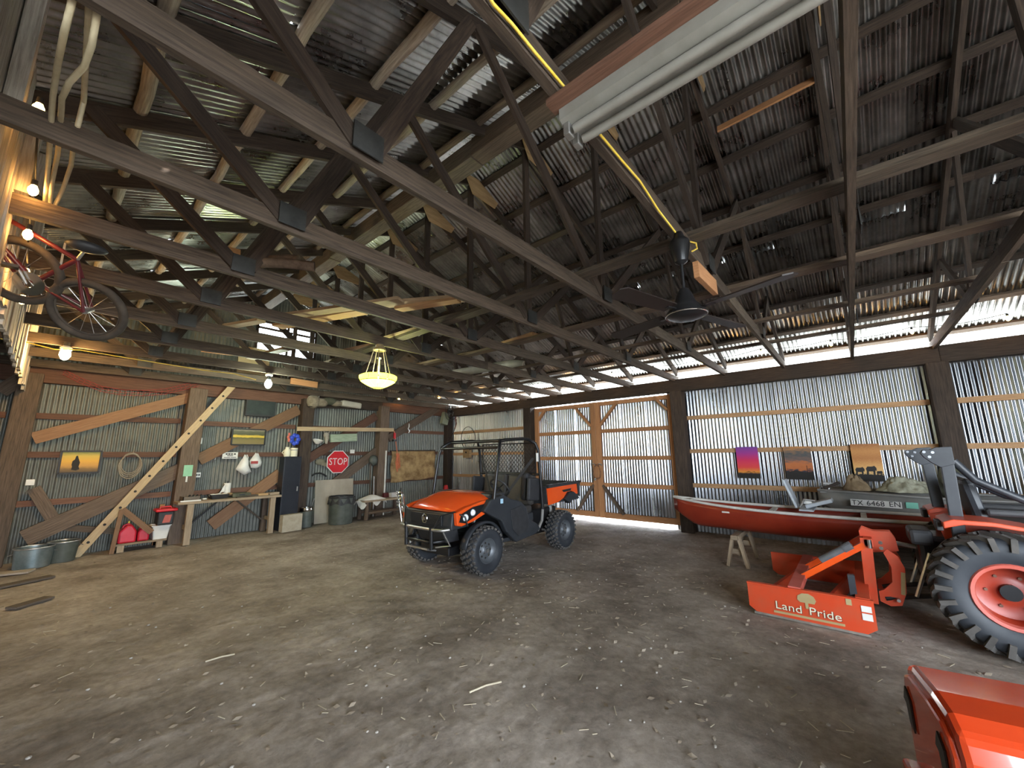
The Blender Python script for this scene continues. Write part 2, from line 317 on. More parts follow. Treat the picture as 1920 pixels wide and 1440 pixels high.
# ---- front wall behind the camera with a wide open doorway
wf = struct('wall_front', (4, YF, 0)); OX0, OX1, OZ = -1.2, 2.4, 3.1
x = XL
while x < XR:
    x1 = min(XR+.02, x+SW); zz0, zz1 = zr(x), zr(x1)
    if x < AX < x1: zz0 = zz1 = zr((x+x1)/2)
    zb = OZ if (x >= OX0-.3 and x1 <= OX1+.3) else .02
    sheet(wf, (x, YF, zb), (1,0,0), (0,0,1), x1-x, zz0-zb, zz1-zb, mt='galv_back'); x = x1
for xx in (OX0-.1, OX1+.1): B((xx, YF+.12, 0), (xx, YF+.12, OZ), .2, .2).build('post', 'wood_post', wf)
B((OX0-.2, YF+.12, OZ), (OX1+.2, YF+.12, OZ), .15, .3).build('header_beam', 'wood_post', wf)
# ---- roof
ce = struct('ceiling', (AX, 2.5, AZ), 'corrugated metal roof over purlins')
cs = 1/math.sqrt(1+SL*SL); run = (XR+.42-AX)/cs
y = YB+.15
k = 0
while y > YF-.2:
    for sgn in (1, -1):
        dn = V((sgn*cs, 0, -SL*cs)); ux = V((0,-1,0)) if sgn > 0 else V((0,1,0))
        o0 = V((AX, y if sgn > 0 else y-SW, AZ))
        # frame4 needs ux x uy up: choose ux so that the normal points out
        R1 = 3.0 if k % 2 else 3.15
        sheet(ce, o0, ux, dn, SW, R1+.12, mt='galv_roof'); sheet(ce, o0 + dn*R1 - V((0,0,.012)), ux, dn, SW, run-R1, mt='galv_roof')
    y -= SW; k += 1
MB().prism([(-.22,-.085),(0,.02),(.22,-.085),(.22,-.095),(0,.008),(-.22,-.095)], (AX, YB+.2, AZ+.01), (1,0,0), (0,0,1), YB-YF+.5).build('ridge_cap', 'galv_roof', ce)
for X in (3.78, 4.38, 4.98, 5.62, 6.28, 6.95, 7.65, 8.35, 9.0):
    for ya, yb in ((-5.4,-1.4),(-1.4,1.6),(1.6,4.7),(4.7,7.6),(7.6,10.5)):
        z = zr(X)-.034; B((X, ya, z+jit(.004)), (X, yb, z+jit(.004)), .09, .04, up=(SL,0,1)).build('purlin', 'wood_truss' if X < 8 else 'wood_brown', ce)
for X in (3.35, 2.72, 2.08, 1.45, .80, .14, -.52, -1.2):
    for ya, yb in ((-5.4,-1.4),(-1.4,1.8),(1.8,5.0),(5.0,7.8),(7.8,10.5)):
        n = 9; z = zr(X)-.056
        MB().tube([(X+jit(.008), ya+(yb-ya)*i/n, z+jit(.004)) for i in range(n+1)], [.044+jit(.004) for i in range(n+1)], 9).build('pole_purlin', 'wood_weather' if X < 2.5 else 'wood_brown', ce, smooth=50)
# ridge beam of several lengths
for ya, yb, m_, dz in ((-5.4,.6,'wood_brown',0),(.6,3.0,'wood_brown',.0),(3.0,6.6,'wood_grey',-.015),(6.6,10.5,'wood_grey',-.03)):
    B((2.93, ya, 5.21+dz), (2.93, yb, 5.21+dz), .21, .24).build('ridge_beam', m_, ce, bevel=.01)
# ---- trusses
TY = [-2.19,-1.16,-.19,.79,1.79,2.78,3.82,4.84,5.88,6.92,7.95,9.03,10.05]
def rz_(x): return zr(x)-.125
mat('gusset_steel', (.035,.036,.036), (.075,.076,.075), scale=6, rough=.55, metal=.6)
def make_truss(v):
    t = thing('roof_truss', 'dark timber king post roof truss spanning the barn', 'truss', (AX, 0, 3.13), 'row of roof trusses')
    a = .02 if v else 0
    B((-1.75,0,3.20),(4.4+.6*v,0,3.20),.042,.13).build('bottom_chord', 'wood_chord', t); B((4.4+.6*v,0,3.20),(XR-.02,0,3.20),.042,.135).build('bottom_chord', 'wood_grey', t)
    for sg in (-1, 1): B((AX, 0, rz_(AX)), (AX+sg*5.35, 0, rz_(AX+sg*5.35)), .042, .13, up=(sg*SL,0,1)).build('rafter', 'wood_truss', t)
    B((AX+.02, .02, 3.2), (AX+.02, .02, rz_(AX)), .09, .04, up=(0,1,0)).build('king_post', 'wood_truss', t)
    for p, q in ((3.52,1.72),(.95,1.66),(.85,-.10)):
        for sg in (0, 1):
            m_ = (lambda x: 2*AX-x) if sg else (lambda x: x)
            B((m_(p), -.035+a, 3.22), (m_(q), -.035+a, rz_(q)), .035, .10, up=(0,1,0) if 0 else (0,0,1)).build('web', 'wood_truss', t)
    for xx in (.9, AX, 2*AX-.9): MB().box((xx, -.056, 3.235), (.17,.008,.15)).build('gusset_plate', 'gusset_steel', t)
    MB().prism([(-.02,-.26),(.45,-.26),(.52,-.14),(.10,.03),(-.18,.0)], (AX, -.075, rz_(AX)), (1,0,0), (0,0,1), -.012).build('apex_gusset', 'plywood', t)
    return t
prot = [make_truss(v) for v in range(3)]
TR = []
for i, yy in enumerate(TY):
    t = prot[i % 3] if i < 3 else copy_tree(prot[i % 3]); t.location.y = yy; TR.append(t)
    lab = {.79:'roof truss carrying the ceiling fan and the yellow cord', 4.84:'roof truss carrying the glowing yellow pendant lamp', 7.95:'roof truss with the two glaring bare bulbs under its chord', 10.05:'roof truss standing directly against the back gable', 1.79:'roof truss from which the three cream cables hang', 3.82:'roof truss beside the hanging red bicycle', 9.03:'roof truss between the bare bulbs and the back gable', -.19:'roof truss crossing above the strip light'}.get(yy)
    t['label'] = lab or 'dark timber king post roof truss carrying no lamp, cord or cable'
# boards laid along the tops of the chords
for X, ya, yb, m_, z in ((3.15,-2.2,7.2,'wood_grey',3.30),(4.5,-2.2,6.2,'wood_brown',3.30),(5.9,-1.3,7.2,'wood_brown',3.30),(7.2,-1.3,8.3,'wood_brown',3.30)):
    o = B((X, ya, z), (X, yb, z), .14 if X < 5 else .09, .04).build('bracing_board', m_); tag(o, {3.15:'long weathered bracing board over the truss chords beside the ceiling fan',4.5:'long brown bracing board over the chords, second in from the king posts',5.9:'narrow brown bracing board over the chords, third in from the king posts',7.2:'narrow brown bracing board over the chords next to the string lights'}[X], 'board')
# ================================================================= LAMPS AND THINGS UP IN THE ROOF
mat('bulb_warm', (1,.6,.2), emit=(1,.50,.13), es=60, rough=.2); mat('bulb_bright', (1,.8,.4), emit=(1,.60,.20), es=600, rough=.2); mat('bulb_cool', (.9,1,.9), emit=(.86,1,.78), es=520, rough=.2)
mat('art_glass', (.85,.85,.2), (.7,.8,.1), scale=14, rough=.25, emit=(.88,.92,.10), es=5); mat('art_glass_band', (.75,.8,.2), (.55,.65,.1), scale=18, rough=.3, emit=(.70,.76,.08), es=2.6)
mat('cable_cream', (.55,.47,.30), (.66,.58,.40), scale=20, rough=.6); mat('cable_yellow', (.75,.50,.05), (.85,.62,.12), scale=10, rough=.45); mat('cable_black', (.012,.012,.012), rough=.6)
mat('dusty_white', (.20,.19,.165), (.28,.27,.245), scale=5, rough=.6); mat('lead', (.10,.09,.05), rough=.5, metal=.6); mat('porcelain', (.8,.78,.7), rough=.3); mat('brass', (.55,.45,.28), rough=.35, metal=.9)
def bulb_parts(root, p, r=.024, mt='bulb_warm', up=(0,0,1)):
    p, u = V(p), V(up).normalized()
    MB().lathe([(.004,-r*1.5),(r*.6,-r*1.2),(r,-r*.3),(r*.95,r*.4),(r*.6,r*1.2),(r*.5,r*1.5)], p, u, 12).build('bulb', mt, root, smooth=60)
    MB().lathe([(.0,r*2.9),(r*.55,r*2.9),(r*.62,r*1.4),(.0,r*1.4)], p, u, 10).build('socket', 'black_plastic', root, smooth=40)
def string_lights(label, pts, r=.024):
    t = thing('string_lights', label, 'string lights', pts[0]); cab = []
    for i, p in enumerate(pts):
        bulb_parts(t, p, r); a = V(p)+V((0,0,r*2.9+.004)); cab.append(a)
        if i < len(pts)-1:
            b = V(pts[i+1])+V((0,0,r*2.9+.004))
            cab += [a.lerp(b, f)-V((0,0,.05*math.sin(math.pi*f))) for f in (.2,.4,.6,.8)]
    MB().tube(cab, .005, 6).build('cable', 'cable_black', t, smooth=60); return t
string_lights('string of warm bulbs along the eave above the shiny metal wall', [at(x,y,0,8.55) for x, y in ((1890,597),(1710,622),(1558,645),(1427,661),(1315,680),(1225,692),(1147,703),(1072,716),(1009,723),(954,729),(905,738),(859,743),(823,747))])
string_lights('string of warm bulbs on the pale weathered boards', [at(x,y,0,-.262) for x, y in ((72,205),(62,357),(52,440),(48,512),(42,562))], .024)
t = thing('string_light_end', 'single amber bulb on a short lead over the back wall header', 'bulb', at(748,749,1,10.30)); bulb_parts(t, at(748,749,1,10.30), .03)
MB().tube([at(748,742,1,10.31), at(700,738,1,10.33), at(640,740,1,10.35), at(600,736,1,10.36)], .005, 5).build('lead', 'cable_black', t)
for (x, y, yy, mt, r, lab) in ((122,664,7.90,'bulb_bright',.055,'glaring warm bare bulb in a white holder under a truss chord'), (503,720,7.90,'bulb_cool',.055,'glaring cool white bare bulb hanging from a truss chord')):
    p = at(x,y,1,yy); t = thing('bare_bulb', lab, 'light bulb', p); bulb_parts(t, p, r, mt)
    MB().lathe([(0,.0),(.055,.0),(.06,.03),(.03,.055),(0,.055)], (p.x,p.y,3.075), (0,0,1), 16).build('holder', 'porcelain', t, smooth=40)
    MB().cyl((p.x,p.y,p.z+r*2.8),(p.x,p.y,3.08),.006).build('stem', 'cable_cream', t)
# chandelier
cx, cy = at(710,690,1,4.80).x, 4.80
t = thing('chandelier', 'glowing yellow art glass bowl pendant hung on five rods', 'pendant lamp', (cx,cy,2.53))
MB().lathe([(0,3.13),(.05,3.13),(.055,3.09),(.085,3.07),(.09,3.045),(.06,3.035),(0,3.035)], (cx,cy,0), n=20).build('canopy', 'brass', t, smooth=40)
MB().cyl((cx,cy,2.72),(cx,cy,2.93),.014).build('candle_sleeve', 'porcelain', t); MB().lathe([(0,2.95),(.03,2.945),(.03,2.93),(0,2.925)], (cx,cy,0), n=14).build('finial', 'porcelain', t)
for k in range(5):
    a = k*2*math.pi/5+.3; MB().tube([(cx+.075*math.cos(a),cy+.075*math.sin(a),3.05),(cx+.085*math.cos(a),cy+.085*math.sin(a),3.01),(cx+.17*math.cos(a),cy+.17*math.sin(a),2.69)], .006, 6).build('rod', 'brass', t)
N = 12
for k in range(N):
    a0, a1 = 2*math.pi*k/N, 2*math.pi*(k+1)/N
    def pt(r, z, a): return (cx+r*math.cos(a), cy+r*math.sin(a), z)
    MB().grid(lambda u, v: pt([.215,.245,.243,.225][int(round(v*3))], [2.695,2.68,2.645,2.615][int(round(v*3))], a0+(a1-a0)*(u*.94+.03)), 4, 4).build('band_panel', 'art_glass_band', t, solid=.004)
    MB().grid(lambda u, v: pt(.225+(.075-.225)*v + .012*math.sin(math.pi*v), 2.612-.085*v, a0+(a1-a0)*(u*.94+.03)), 4, 5).build('bowl_panel', 'art_glass', t, solid=.004)
MB().lathe([(0,2.515),(.06,2.518),(.08,2.528),(.075,2.535)], (cx,cy,0), n=20).build('bottom_cap', 'art_glass_band', t, smooth=40)
MB().tube([pt(.226,2.613,k*2*math.pi/36) for k in range(36)], .005, 5, closed=True).build('lead_rim', 'lead', t)
MB().ball((cx,cy,2.64), .04).build('bulb', 'bulb_cool', t, smooth=80)
# ceiling fan
fx, fy = at(1276,480,1,.74).x, .74
t = thing('ceiling_fan', 'glossy black ceiling fan on a down rod', 'ceiling fan', (fx,fy,2.47)); fp = at(1276,478,1,.74); dz = fp.z
MB().lathe([(0,3.13),(.028,3.12),(.04,3.08),(.066,3.05),(.070,3.03),(.042,2.90),(.016,2.88),(0,2.88)], (fx,fy,0), n=24).build('canopy', 'black_metal', t, smooth=35)
MB().cyl((fx,fy,2.66),(fx,fy,2.92),.011).build('down_rod', 'black_metal', t)
MB().lathe([(0,2.70),(.03,2.70),(.05,2.66),(.07,2.60),(.095,2.57),(.128,2.53),(.132,2.515),(.10,2.495),(.05,2.485),(0,2.485)], (fx,fy,0), n=28).build('motor', 'black_metal', t, smooth=35)
MB().tube([(fx+.130*math.cos(a),fy+.130*math.sin(a),2.512) for a in [k*2*math.pi/32 for k in range(32)]], .005, 6, closed=True).build('trim_ring', 'chrome', t)
mat('fan_blade', (.010,.006,.005), (.016,.010,.008), scale=4, rough=.5)
for k in range(4):
    a = math.radians(-18)+k*math.pi/2; d = V((math.cos(a),math.sin(a),0)); s = V((-math.sin(a),math.cos(a),.18)).normalized(); o = V((fx,fy,2.535))
    MB().prism([(.16,-.05),(.62,-.065),(.66,-.03),(.66,.03),(.62,.065),(.16,.05)], o, d, s, .008).build('blade', 'fan_blade', t); B(o+d*.09, o+d*.20, .03, .008).build('blade_iron', 'black_metal', t)
# fluorescent strip
fa, fb = gp(1043,240,3.05), gp(1100,265,3.05); x0, x1, yb_ = 1.285, 1.445, .80
t = thing('strip_light', 'dusty white two tube fluorescent fixture on a brown board', 'strip light', (1.37,-.3,3.0)); ya_ = -1.5
MB().prism([(x0,3.05),(x0+.04,3.035),(x1-.04,3.035),(x1,3.05),(x1,3.11),(x0,3.11)], (0,yb_,0), (1,0,0), (0,0,1), yb_-ya_).build('housing', 'dusty_white', t)
for xx in (x0+.042, x1-.042):
    MB().cyl((xx,yb_-.05,3.005),(xx,ya_+.05,3.005),.019).build('tube', 'dusty_white', t, smooth=40)
    for yy in (yb_-.02, ya_+.02): MB().box((xx,yy,3.01),(.045,.03,.06)).build('lamp_holder', 'steel', t, bevel=.004)
B((x0-.02,.83,3.118),(x0-.02,-1.6,3.118),.07,.03).build('mounting_board', 'wood_red', t)
for yy in (-.19,-1.16): B((x1-.05,yy+.02,3.11),(x1-.05,yy+.02,3.14),.03,.03,up=(1,0,0)).build('bracket', 'steel', t)
# extension cords
o = MB().tube([at(x,y,1,.752) for x,y in ((905,-25),(925,8),(960,45),(1000,95),(1030,130),(1055,160),(1080,185),(1110,235),(1130,258),(1165,300),(1200,340),(1235,395),(1262,430),(1275,447),(1290,452),(1305,456),(1307,466),(1298,471))], .0065, 7).build('extension_cord', 'cable_yellow', smooth=60); tag(o, 'yellow extension cord clipped along a truss chord to the ceiling fan', 'cord')
o = MB().tube([at(x,y,1,7.80) for x,y in ((-10,632),(20,640),(46,641),(75,648),(105,655),(150,656),(220,668),(300,681),(380,694),(440,701),(480,712))], .007, 7).build('extension_cord', 'cable_yellow', smooth=60); tag(o, 'yellow extension cord sagging along the chord between the two bare bulbs', 'cord')
for lab, pts in (('cream cable hanging straight down beside the pale boards', ((141,-30,1.84),(133,10,1.86),(120,60,1.98),(108,120,2.3),(99,180,2.6),(96,225,2.75),(91,300,3.3),(87,350,3.7),(82,395,4.0))),
                 ('cream cable with a loose bend hanging beside the pale boards', ((186,0,1.84),(180,38,1.87),(172,85,1.98),(158,125,2.15),(130,155,2.30),(116,185,2.5),(114,225,2.75),(108,290,3.3),(98,340,3.6),(92,395,4.0))),
                 ('cream cable wandering outward, farthest from the pale boards', ((168,-5,1.9),(166,33,1.93),(163,85,2.1),(160,130,2.35),(157,190,2.7),(146,235,2.75),(139,262,2.9),(133,310,3.4),(118,355,3.7),(98,396,4.0)))):
    o = MB().tube([at(*p[:2],1,p[2]) for p in pts], .011, 7).build('hanging_cable', 'cable_cream', smooth=60); tag(o, lab, 'cable')
# loose lumber on the chords
def roofboard(a, b, w, lab, mt='wood_pale', z=3.293, th=.035):
    p, q = gp(*a, z), gp(*b, z); o = B(p, q, w, th).build('lumber_board', mt); tag(o, lab, 'board', None); return o
for a, b, w, lab, mt, z in (((500,598),(752,562),.14,'pale loose board, longest of the lumber over the window gable','wood_pale',3.34),((520,612),(700,580),.16,'pale loose board lying under the longest one','wood_girt',3.34),
        ((700,572),(868,559),.16,'pale loose board reaching toward the king posts','wood_pale',3.375),((745,580),(860,562),.12,'narrow pale board tucked against its neighbour by the king posts','wood_girt',3.34),
        ((822,603),(906,578),.16,'short grey board laid across the chords past the pendant lamp','wood_grey',3.34),((711,640),(796,615),.16,'brightly lit short board directly over the pendant lamp','wood_pale',3.34),
        ((784,684),(932,653),.14,'long lit board sloping away behind the pendant lamp','wood_pale',3.34),((940,646),(1004,626),.14,'white-ended board lying beside the string lights truss','wood_girt',3.34),
        ((640,660),(705,646),.14,'reddish short board left of the pendant lamp rods','wood_red',3.34),((425,612),(490,601),.12,'pale board sticking out past the ridge beam','wood_pale',3.34),((468,672),(560,648),.14,'grey board crossing under the gable window','wood_grey',3.34)):
    roofboard(a, b, w, lab, mt, z)
mat('duct', (.42,.40,.34), (.55,.53,.47), scale=5, rough=.6, metal=.3)
p = [gp(852,700,3.45), gp(900,692,3.45), gp(948,684,3.45)]; e = p[2]
t = thing('stove_pipe', 'pale round metal duct with an elbow lying on the chords', 'duct', p[0])
MB().tube(p, .085, 16).build('pipe', 'duct', t, smooth=50); dr = (p[2]-p[1]).normalized()
el = [e + dr*(.22*math.sin(a)) + V((.15,-.45,-.15)).normalized()*(.22*(1-math.cos(a))) for a in [k*math.pi/12 for k in range(7)]]
MB().tube(el, .095, 16).build('elbow', 'duct', t, smooth=30)
mat('bark', (.07,.045,.032), (.20,.14,.10), scale=12, rough=.85, bump=.4)
o = MB().tube([gp(x,y,3.45) for x,y in ((455,512),(480,497),(505,489),(535,487),(560,488))], .05, 10).build('bent_pipe', 'bark', smooth=50); tag(o, 'bent brown pipe resting on the chords near the ridge beam', 'pipe')
o = MB().tube([gp(x,y,3.33) for x,y in ((490,492),(540,494),(590,500))], .045, 10).build('straight_pipe', 'bark', smooth=50); tag(o, 'straight brown pipe end poking out over a chord', 'pipe')
# fresh splice blocks, parts of their trusses
def splice(yy, a, b, mt='wood_new'):
    t = min(TR, key=lambda q: abs(q.location.y-yy)); p, q = at(*a,1,yy-.045), at(*b,1,yy-.045); B(p, q, .04, .13).build('splice_board', mt, t)
splice(7.95, (630,690), (688,698)); splice(9.03, (545,714), (595,722)); splice(7.95,(378,652),(440,660)); splice(.79, (1305,505), (1340,540)); splice(5.88,(420,470),(450,478))
ZB = 1.6+.805*4.5; MB().bar(at(1345,243,0,4.5), at(1532,147,0,4.5), .02, .10, up=(SL,0,1)).build('scrap_board', 'wood_new', ce)
# small child's bicycle hung in the trusses
Pr, Pf = at(165,582,1,4.25), at(38,508,1,4.30); e1 = (Pf-Pr).normalized(); vw = (Pr-V((0,0,H))).normalized(); nrm = (vw*-.75 + V((.1,0,-.6))); nrm = (nrm - e1*nrm.dot(e1)).normalized(); e2 = nrm.cross(e1)
if e2.z < 0: e2 = -e2
mat('bike_dust', (.030,.023,.017), (.075,.058,.043), scale=7, rough=.9); mat('bike_red', (.075,.008,.012), (.11,.018,.02), scale=8, rough=.35)
t = thing('bicycle', 'small red bicycle hanging among the trusses over the back corner', 'bicycle', Pr)
def bk(a, b, c=0): return Pr + e1*a + e2*b + nrm*c
Lb = (Pf-Pr).length
for o_, nm in ((0,'rear_wheel'),(Lb,'front_wheel')):
    c = bk(o_, 0); w = MB().tube([c + (e1*math.cos(a)+e2*math.sin(a))*.215 for a in [k*2*math.pi/32 for k in range(32)]], .026, 8, closed=True).build(nm, 'bike_dust', t, smooth=60)
    MB().tube([c + (e1*math.cos(a)+e2*math.sin(a))*.187 for a in [k*2*math.pi/32 for k in range(32)]], .008, 6, closed=True).build('rim', 'bike_dust', w)
    MB().cyl(c-nrm*.04, c+nrm*.04, .02).build('hub', 'steel', w)
    s = MB()
    for k in range(14):
        a = k*2*math.pi/14; s.tube([c, c+(e1*math.cos(a)+e2*math.sin(a))*.187], .0018, 4)
    s.build('spokes', 'steel', w)
bb, st, hd, hb = bk(.32,-.02), bk(.22,.30), bk(.66,.28), bk(.70,.16)
for nm, p, q in (('chain_stay',bk(0,0,.05),bb),('chain_stay',bk(0,0,-.05),bb),('seat_stay',bk(0,0,.05),st),('seat_stay',bk(0,0,-.05),st),('seat_tube',bb,st),('top_tube',st,hd),('down_tube',bb,hb),('head_tube',hd,hb),('fork_blade',hb,bk(Lb,0,.05)),('fork_blade',hb,bk(Lb,0,-.05))):
    MB().cyl(p, q, .016 if 'tube' in nm else .010, n=10).build(nm, 'bike_red', t, smooth=40)
MB().lathe([(.03,-.003),(.085,-.003),(.085,.003),(.03,.003)], bb+nrm*.05, nrm, 24, close=True).build('chainring', 'chrome', t)
for sg, a in ((1,.7),(-1,.7+math.pi)):
    cr = bb+nrm*.07*sg; ce_ = cr + (e1*math.cos(a)+e2*math.sin(a))*.13; MB().cyl(cr, ce_, .008).build('crank', 'steel', t); MB().box(ce_+nrm*.05*sg, (.08,.06,.02)).build('pedal', 'black_plastic', t)
MB().tube([st, st+e2*.10], .011, 8).build('seat_post', 'steel', t); MB().ball(st+e2*.12, .11, 12, (1,.6,.35)).build('saddle', 'black_plastic', t, smooth=80)
hbz = hd+e2*.14; MB().tube([hbz-nrm*.26-e1*.08, hbz-nrm*.16+e2*.04, hbz-nrm*.05, hbz+nrm*.05, hbz+nrm*.16+e2*.04, hbz+nrm*.26-e1*.08], .010, 8).build('handlebar', 'chrome', t, smooth=60)
for sg in (-1,1): MB().cyl(hbz+nrm*.26*sg-e1*.08, hbz+nrm*.16*sg+e2*.04-e1*.02, .016).build('grip', 'black_plastic', t)
MB().tube([hd, hbz], .012, 8).build('stem', 'chrome', t)
B(bk(Lb*.5,.0), V((bk(Lb*.5,0).x, bk(Lb*.5,0).y, 3.2)), .012, .012).build('hanger', 'steel', t)
# ================================================================= THINGS ALONG THE BACK WALL
def bx(x0, y0, x1, y1, d):
    ym, xm = (y0+y1)/2, (x0+x1)/2; return bw(x0,ym,d).x, bw(x1,ym,d).x, bw(xm,y1,d).z, bw(xm,y0,d).z
def panelY(mb, X0, X1, z0, z1, yf, th): return mb.box(((X0+X1)/2, yf+th/2, (z0+z1)/2), (X1-X0, th, z1-z0))
def grad(name, stops, axis=2, z0=0, z1=1, nscale=6, namt=.08, rough=.6, stretch=(1,1,4)):
    m = bpy.data.materials.new(name); m.use_nodes = True; t = m.node_tree; b = t.nodes['Principled BSDF']; b.inputs['Roughness'].default_value = rough; L = t.links.new
    tc = t.nodes.new('ShaderNodeTexCoord'); sp = t.nodes.new('ShaderNodeSeparateXYZ'); L(tc.outputs['Generated'], sp.inputs[0])
    mp = t.nodes.new('ShaderNodeMapping'); mp.inputs['Scale'].default_value = stretch; L(tc.outputs['Generated'], mp.inputs[0])
    nz = t.nodes.new('ShaderNodeTexNoise'); nz.inputs['Scale'].default_value = nscale; nz.inputs['Detail'].default_value = 8; L(mp.outputs[0], nz.inputs['Vector'])
    ma = t.nodes.new('ShaderNodeMath'); ma.operation = 'MULTIPLY_ADD'; ma.inputs[1].default_value = namt*2; L(nz.outputs['Fac'], ma.inputs[0])
    sb = t.nodes.new('ShaderNodeMath'); sb.operation = 'SUBTRACT'; sb.inputs[1].default_value = namt; L(sp.outputs[axis], sb.inputs[0]); L(sb.outputs[0], ma.inputs[2])
    cr = t.nodes.new('ShaderNodeValToRGB'); e = cr.color_ramp.elements
    while len(e) > 1: e.remove(e[-1])
    e[0].position = stops[0][0]; e[0].color = (*stops[0][1],1)
    for p, c in stops[1:]: q = e.new(p); q.color = (*c,1)
    L(ma.outputs[0], cr.inputs[0]); L(cr.outputs[0], b.inputs['Base Color']); MT[name] = m; return m
grad('ship_sunset', [(0,(.10,.06,.02)),(.16,(.22,.12,.03)),(.3,(.55,.28,.05)),(.55,(.72,.38,.04)),(.8,(.62,.42,.06)),(1,(.16,.20,.05))])
grad('river_autumn', [(0,(.22,.17,.06)),(.3,(.20,.16,.05)),(.44,(.10,.09,.03)),(.5,(.70,.50,.05)),(.6,(.60,.42,.05)),(.66,(.07,.08,.03)),(.9,(.12,.12,.07)),(1,(.30,.27,.18))], namt=.12)
# framed ship picture and framed landscape
def picY(name, lab, rect, d, canvas, frame, th=.03, fw=.028, sil=None):
    X0, X1, z0, z1 = rect; yf = YB-d; t = thing(name, lab, 'painting', ((X0+X1)/2, yf, z0))
    c = panelY(MB(), X0+fw*.6, X1-fw*.6, z0+fw*.6, z1-fw*.6, yf+.008, .012).build('canvas', canvas, t)
    for p, q in (((X0,z0),(X1,z0)),((X0,z1),(X1,z1)),((X0,z0),(X0,z1)),((X1,z0),(X1,z1))): B((p[0],yf+.01,p[1]),(q[0],yf+.01,q[1]),fw,.026,up=(0,1,0)).build('frame_rail', frame, t)
    return t, c
mat('ink', (.02,.018,.016), rough=.7)
t, c = picY('ship_painting', 'framed sunset painting of a sailing ship on the back wall', bx(112,846,188,887,.06), .07, 'ship_sunset', 'black_plastic')
X0, X1, z0, z1 = bx(112,846,188,887,.06); w, h = X1-X0, z1-z0
MB().prism([(.30*w,.16*h),(.42*w,.12*h),(.50*w,.18*h),(.47*w,.30*h),(.49*w,.48*h),(.44*w,.66*h),(.41*w,.80*h),(.37*w,.78*h),(.35*w,.62*h),(.30*w,.55*h),(.29*w,.38*h),(.31*w,.30*h)], (X0,YB-.064,z0), (1,0,0), (0,0,1), .003).build('ship', 'ink', c)
picY('landscape_painting', 'wide framed autumn river painting over a diagonal brace', bx(435,805,497,834,.19), .20, 'river_autumn', 'black_plastic')
# television high on the wall
X0,X1,z0,z1 = bx(461,748,517,781,.14); t = thing('television', 'dark flat television mounted high on the back wall', 'television', ((X0+X1)/2, YB-.14, z0)); mat('screen', (.035,.045,.045), (.06,.075,.07), scale=5, rough=.25)
panelY(MB(), X0, X1, z0, z1, YB-.14, .05).build('body', 'black_plastic', t, bevel=.01); panelY(MB(), X0+.03, X1-.03, z0+.04, z1-.03, YB-.146, .008).build('screen', 'screen', t)
MB().box(((X0+X1)/2, YB-.06, (z0+z1)/2), (.12,.08,.12)).build('mount', 'black_metal', t); MB().tube([(X0+.02,YB-.12,z1-.02),(X0+.06,YB-.12,z1+.05),(X1-.06,YB-.12,z1+.05),(X1-.02,YB-.12,z1-.02)], .006, 6).build('cable', 'steel', t)
# rope coil
p = bw(245,868,.16); t = thing('rope_coil', 'coil of grey rope hung on the back wall beside the leaning rail', 'rope', p); mat('rope', (.24,.20,.15), (.36,.31,.24), scale=30, rough=.9)
for k in range(4): MB().tube([p + V(((.13+.008*k)*math.cos(a)+jit(.006), -.012*k+.02, (.19+.012*k)*math.sin(a)-.02*k)) for a in [i*2*math.pi/26 for i in range(26)]], .008, 6, closed=True).build('loop', 'rope', t)
MB().cyl(p+V((0,.05,.19)), p+V((0,-.06,.20)), .008).build('nail', 'steel_rust', t)
# pale outlet boxes, notices
def plate(name, lab, cat, rect, d, mt, th=.03, parts=()):
    X0, X1, z0, z1 = rect; t = thing(name, lab, cat, ((X0+X1)/2, YB-d, z0)); b = panelY(MB(), X0, X1, z0, z1, YB-d, th).build('plate', mt, t, bevel=.004)
    for nm, fx0, fx1, fz0, fz1, m2 in parts: panelY(MB(), X0+(X1-X0)*fx0, X0+(X1-X0)*fx1, z0+(z1-z0)*fz0, z0+(z1-z0)*fz1, YB-d-.006, .008).build(nm, m2, b)
    return t
plate('number_card', 'small white card with a dark loop on the wall right of the post', 'sign', bx(369,821,379,832,.05), .06, 'white_paint', .012, (('mark',.35,.7,.2,.8,'ink'),))
plate('outlet_box', 'white electrical outlet box above the workbench', 'outlet', bx(365,886,376,895,.06), .08, 'white_paint', .06, (('socket',.15,.45,.3,.7,'grey_plastic'),('socket',.55,.85,.3,.7,'grey_plastic')))
mat('green_card', (.22,.48,.30), (.30,.58,.38), scale=6, rough=.6)
plate('green_notice', 'green paper notice pinned on the post above the workbench', 'notice', bx(344,872,361,893,.33), .335, 'green_card', .01, (('pull_tag',.35,.55,-.5,0,'white_paint'),))
sg = plate('wall_sign', 'white sign with three lines of dark lettering above the plastic bags', 'sign', bx(417,848,446,860,.12), .12, 'white_paint', .014)
X0,X1,z0,z1 = bx(417,848,446,860,.12)
for k, (a, b, zz, hh) in enumerate(((.2,.32,.72,.2),(.36,.5,.72,.2),(.54,.66,.72,.2),(.72,.86,.72,.2),(.3,.68,.46,.1),(.1,.5,.2,.08),(.54,.9,.2,.08))): panelY(MB(), X0+(X1-X0)*a, X0+(X1-X0)*b, z0+(z1-z0)*(zz-hh/2), z0+(z1-z0)*(zz+hh/2), YB-.124, .005).build('lettering', 'ink', sg)
plate('round_gauge', 'small pale dial on the girt beside the stop sign', 'gauge', bx(657,843,665,850,.07), .07, 'white_paint', .02)
plate('switch_plate', 'white switch plate on the post at the open end of the wall', 'switch', bx(48,899,65,910,.33), .335, 'white_paint', .02)
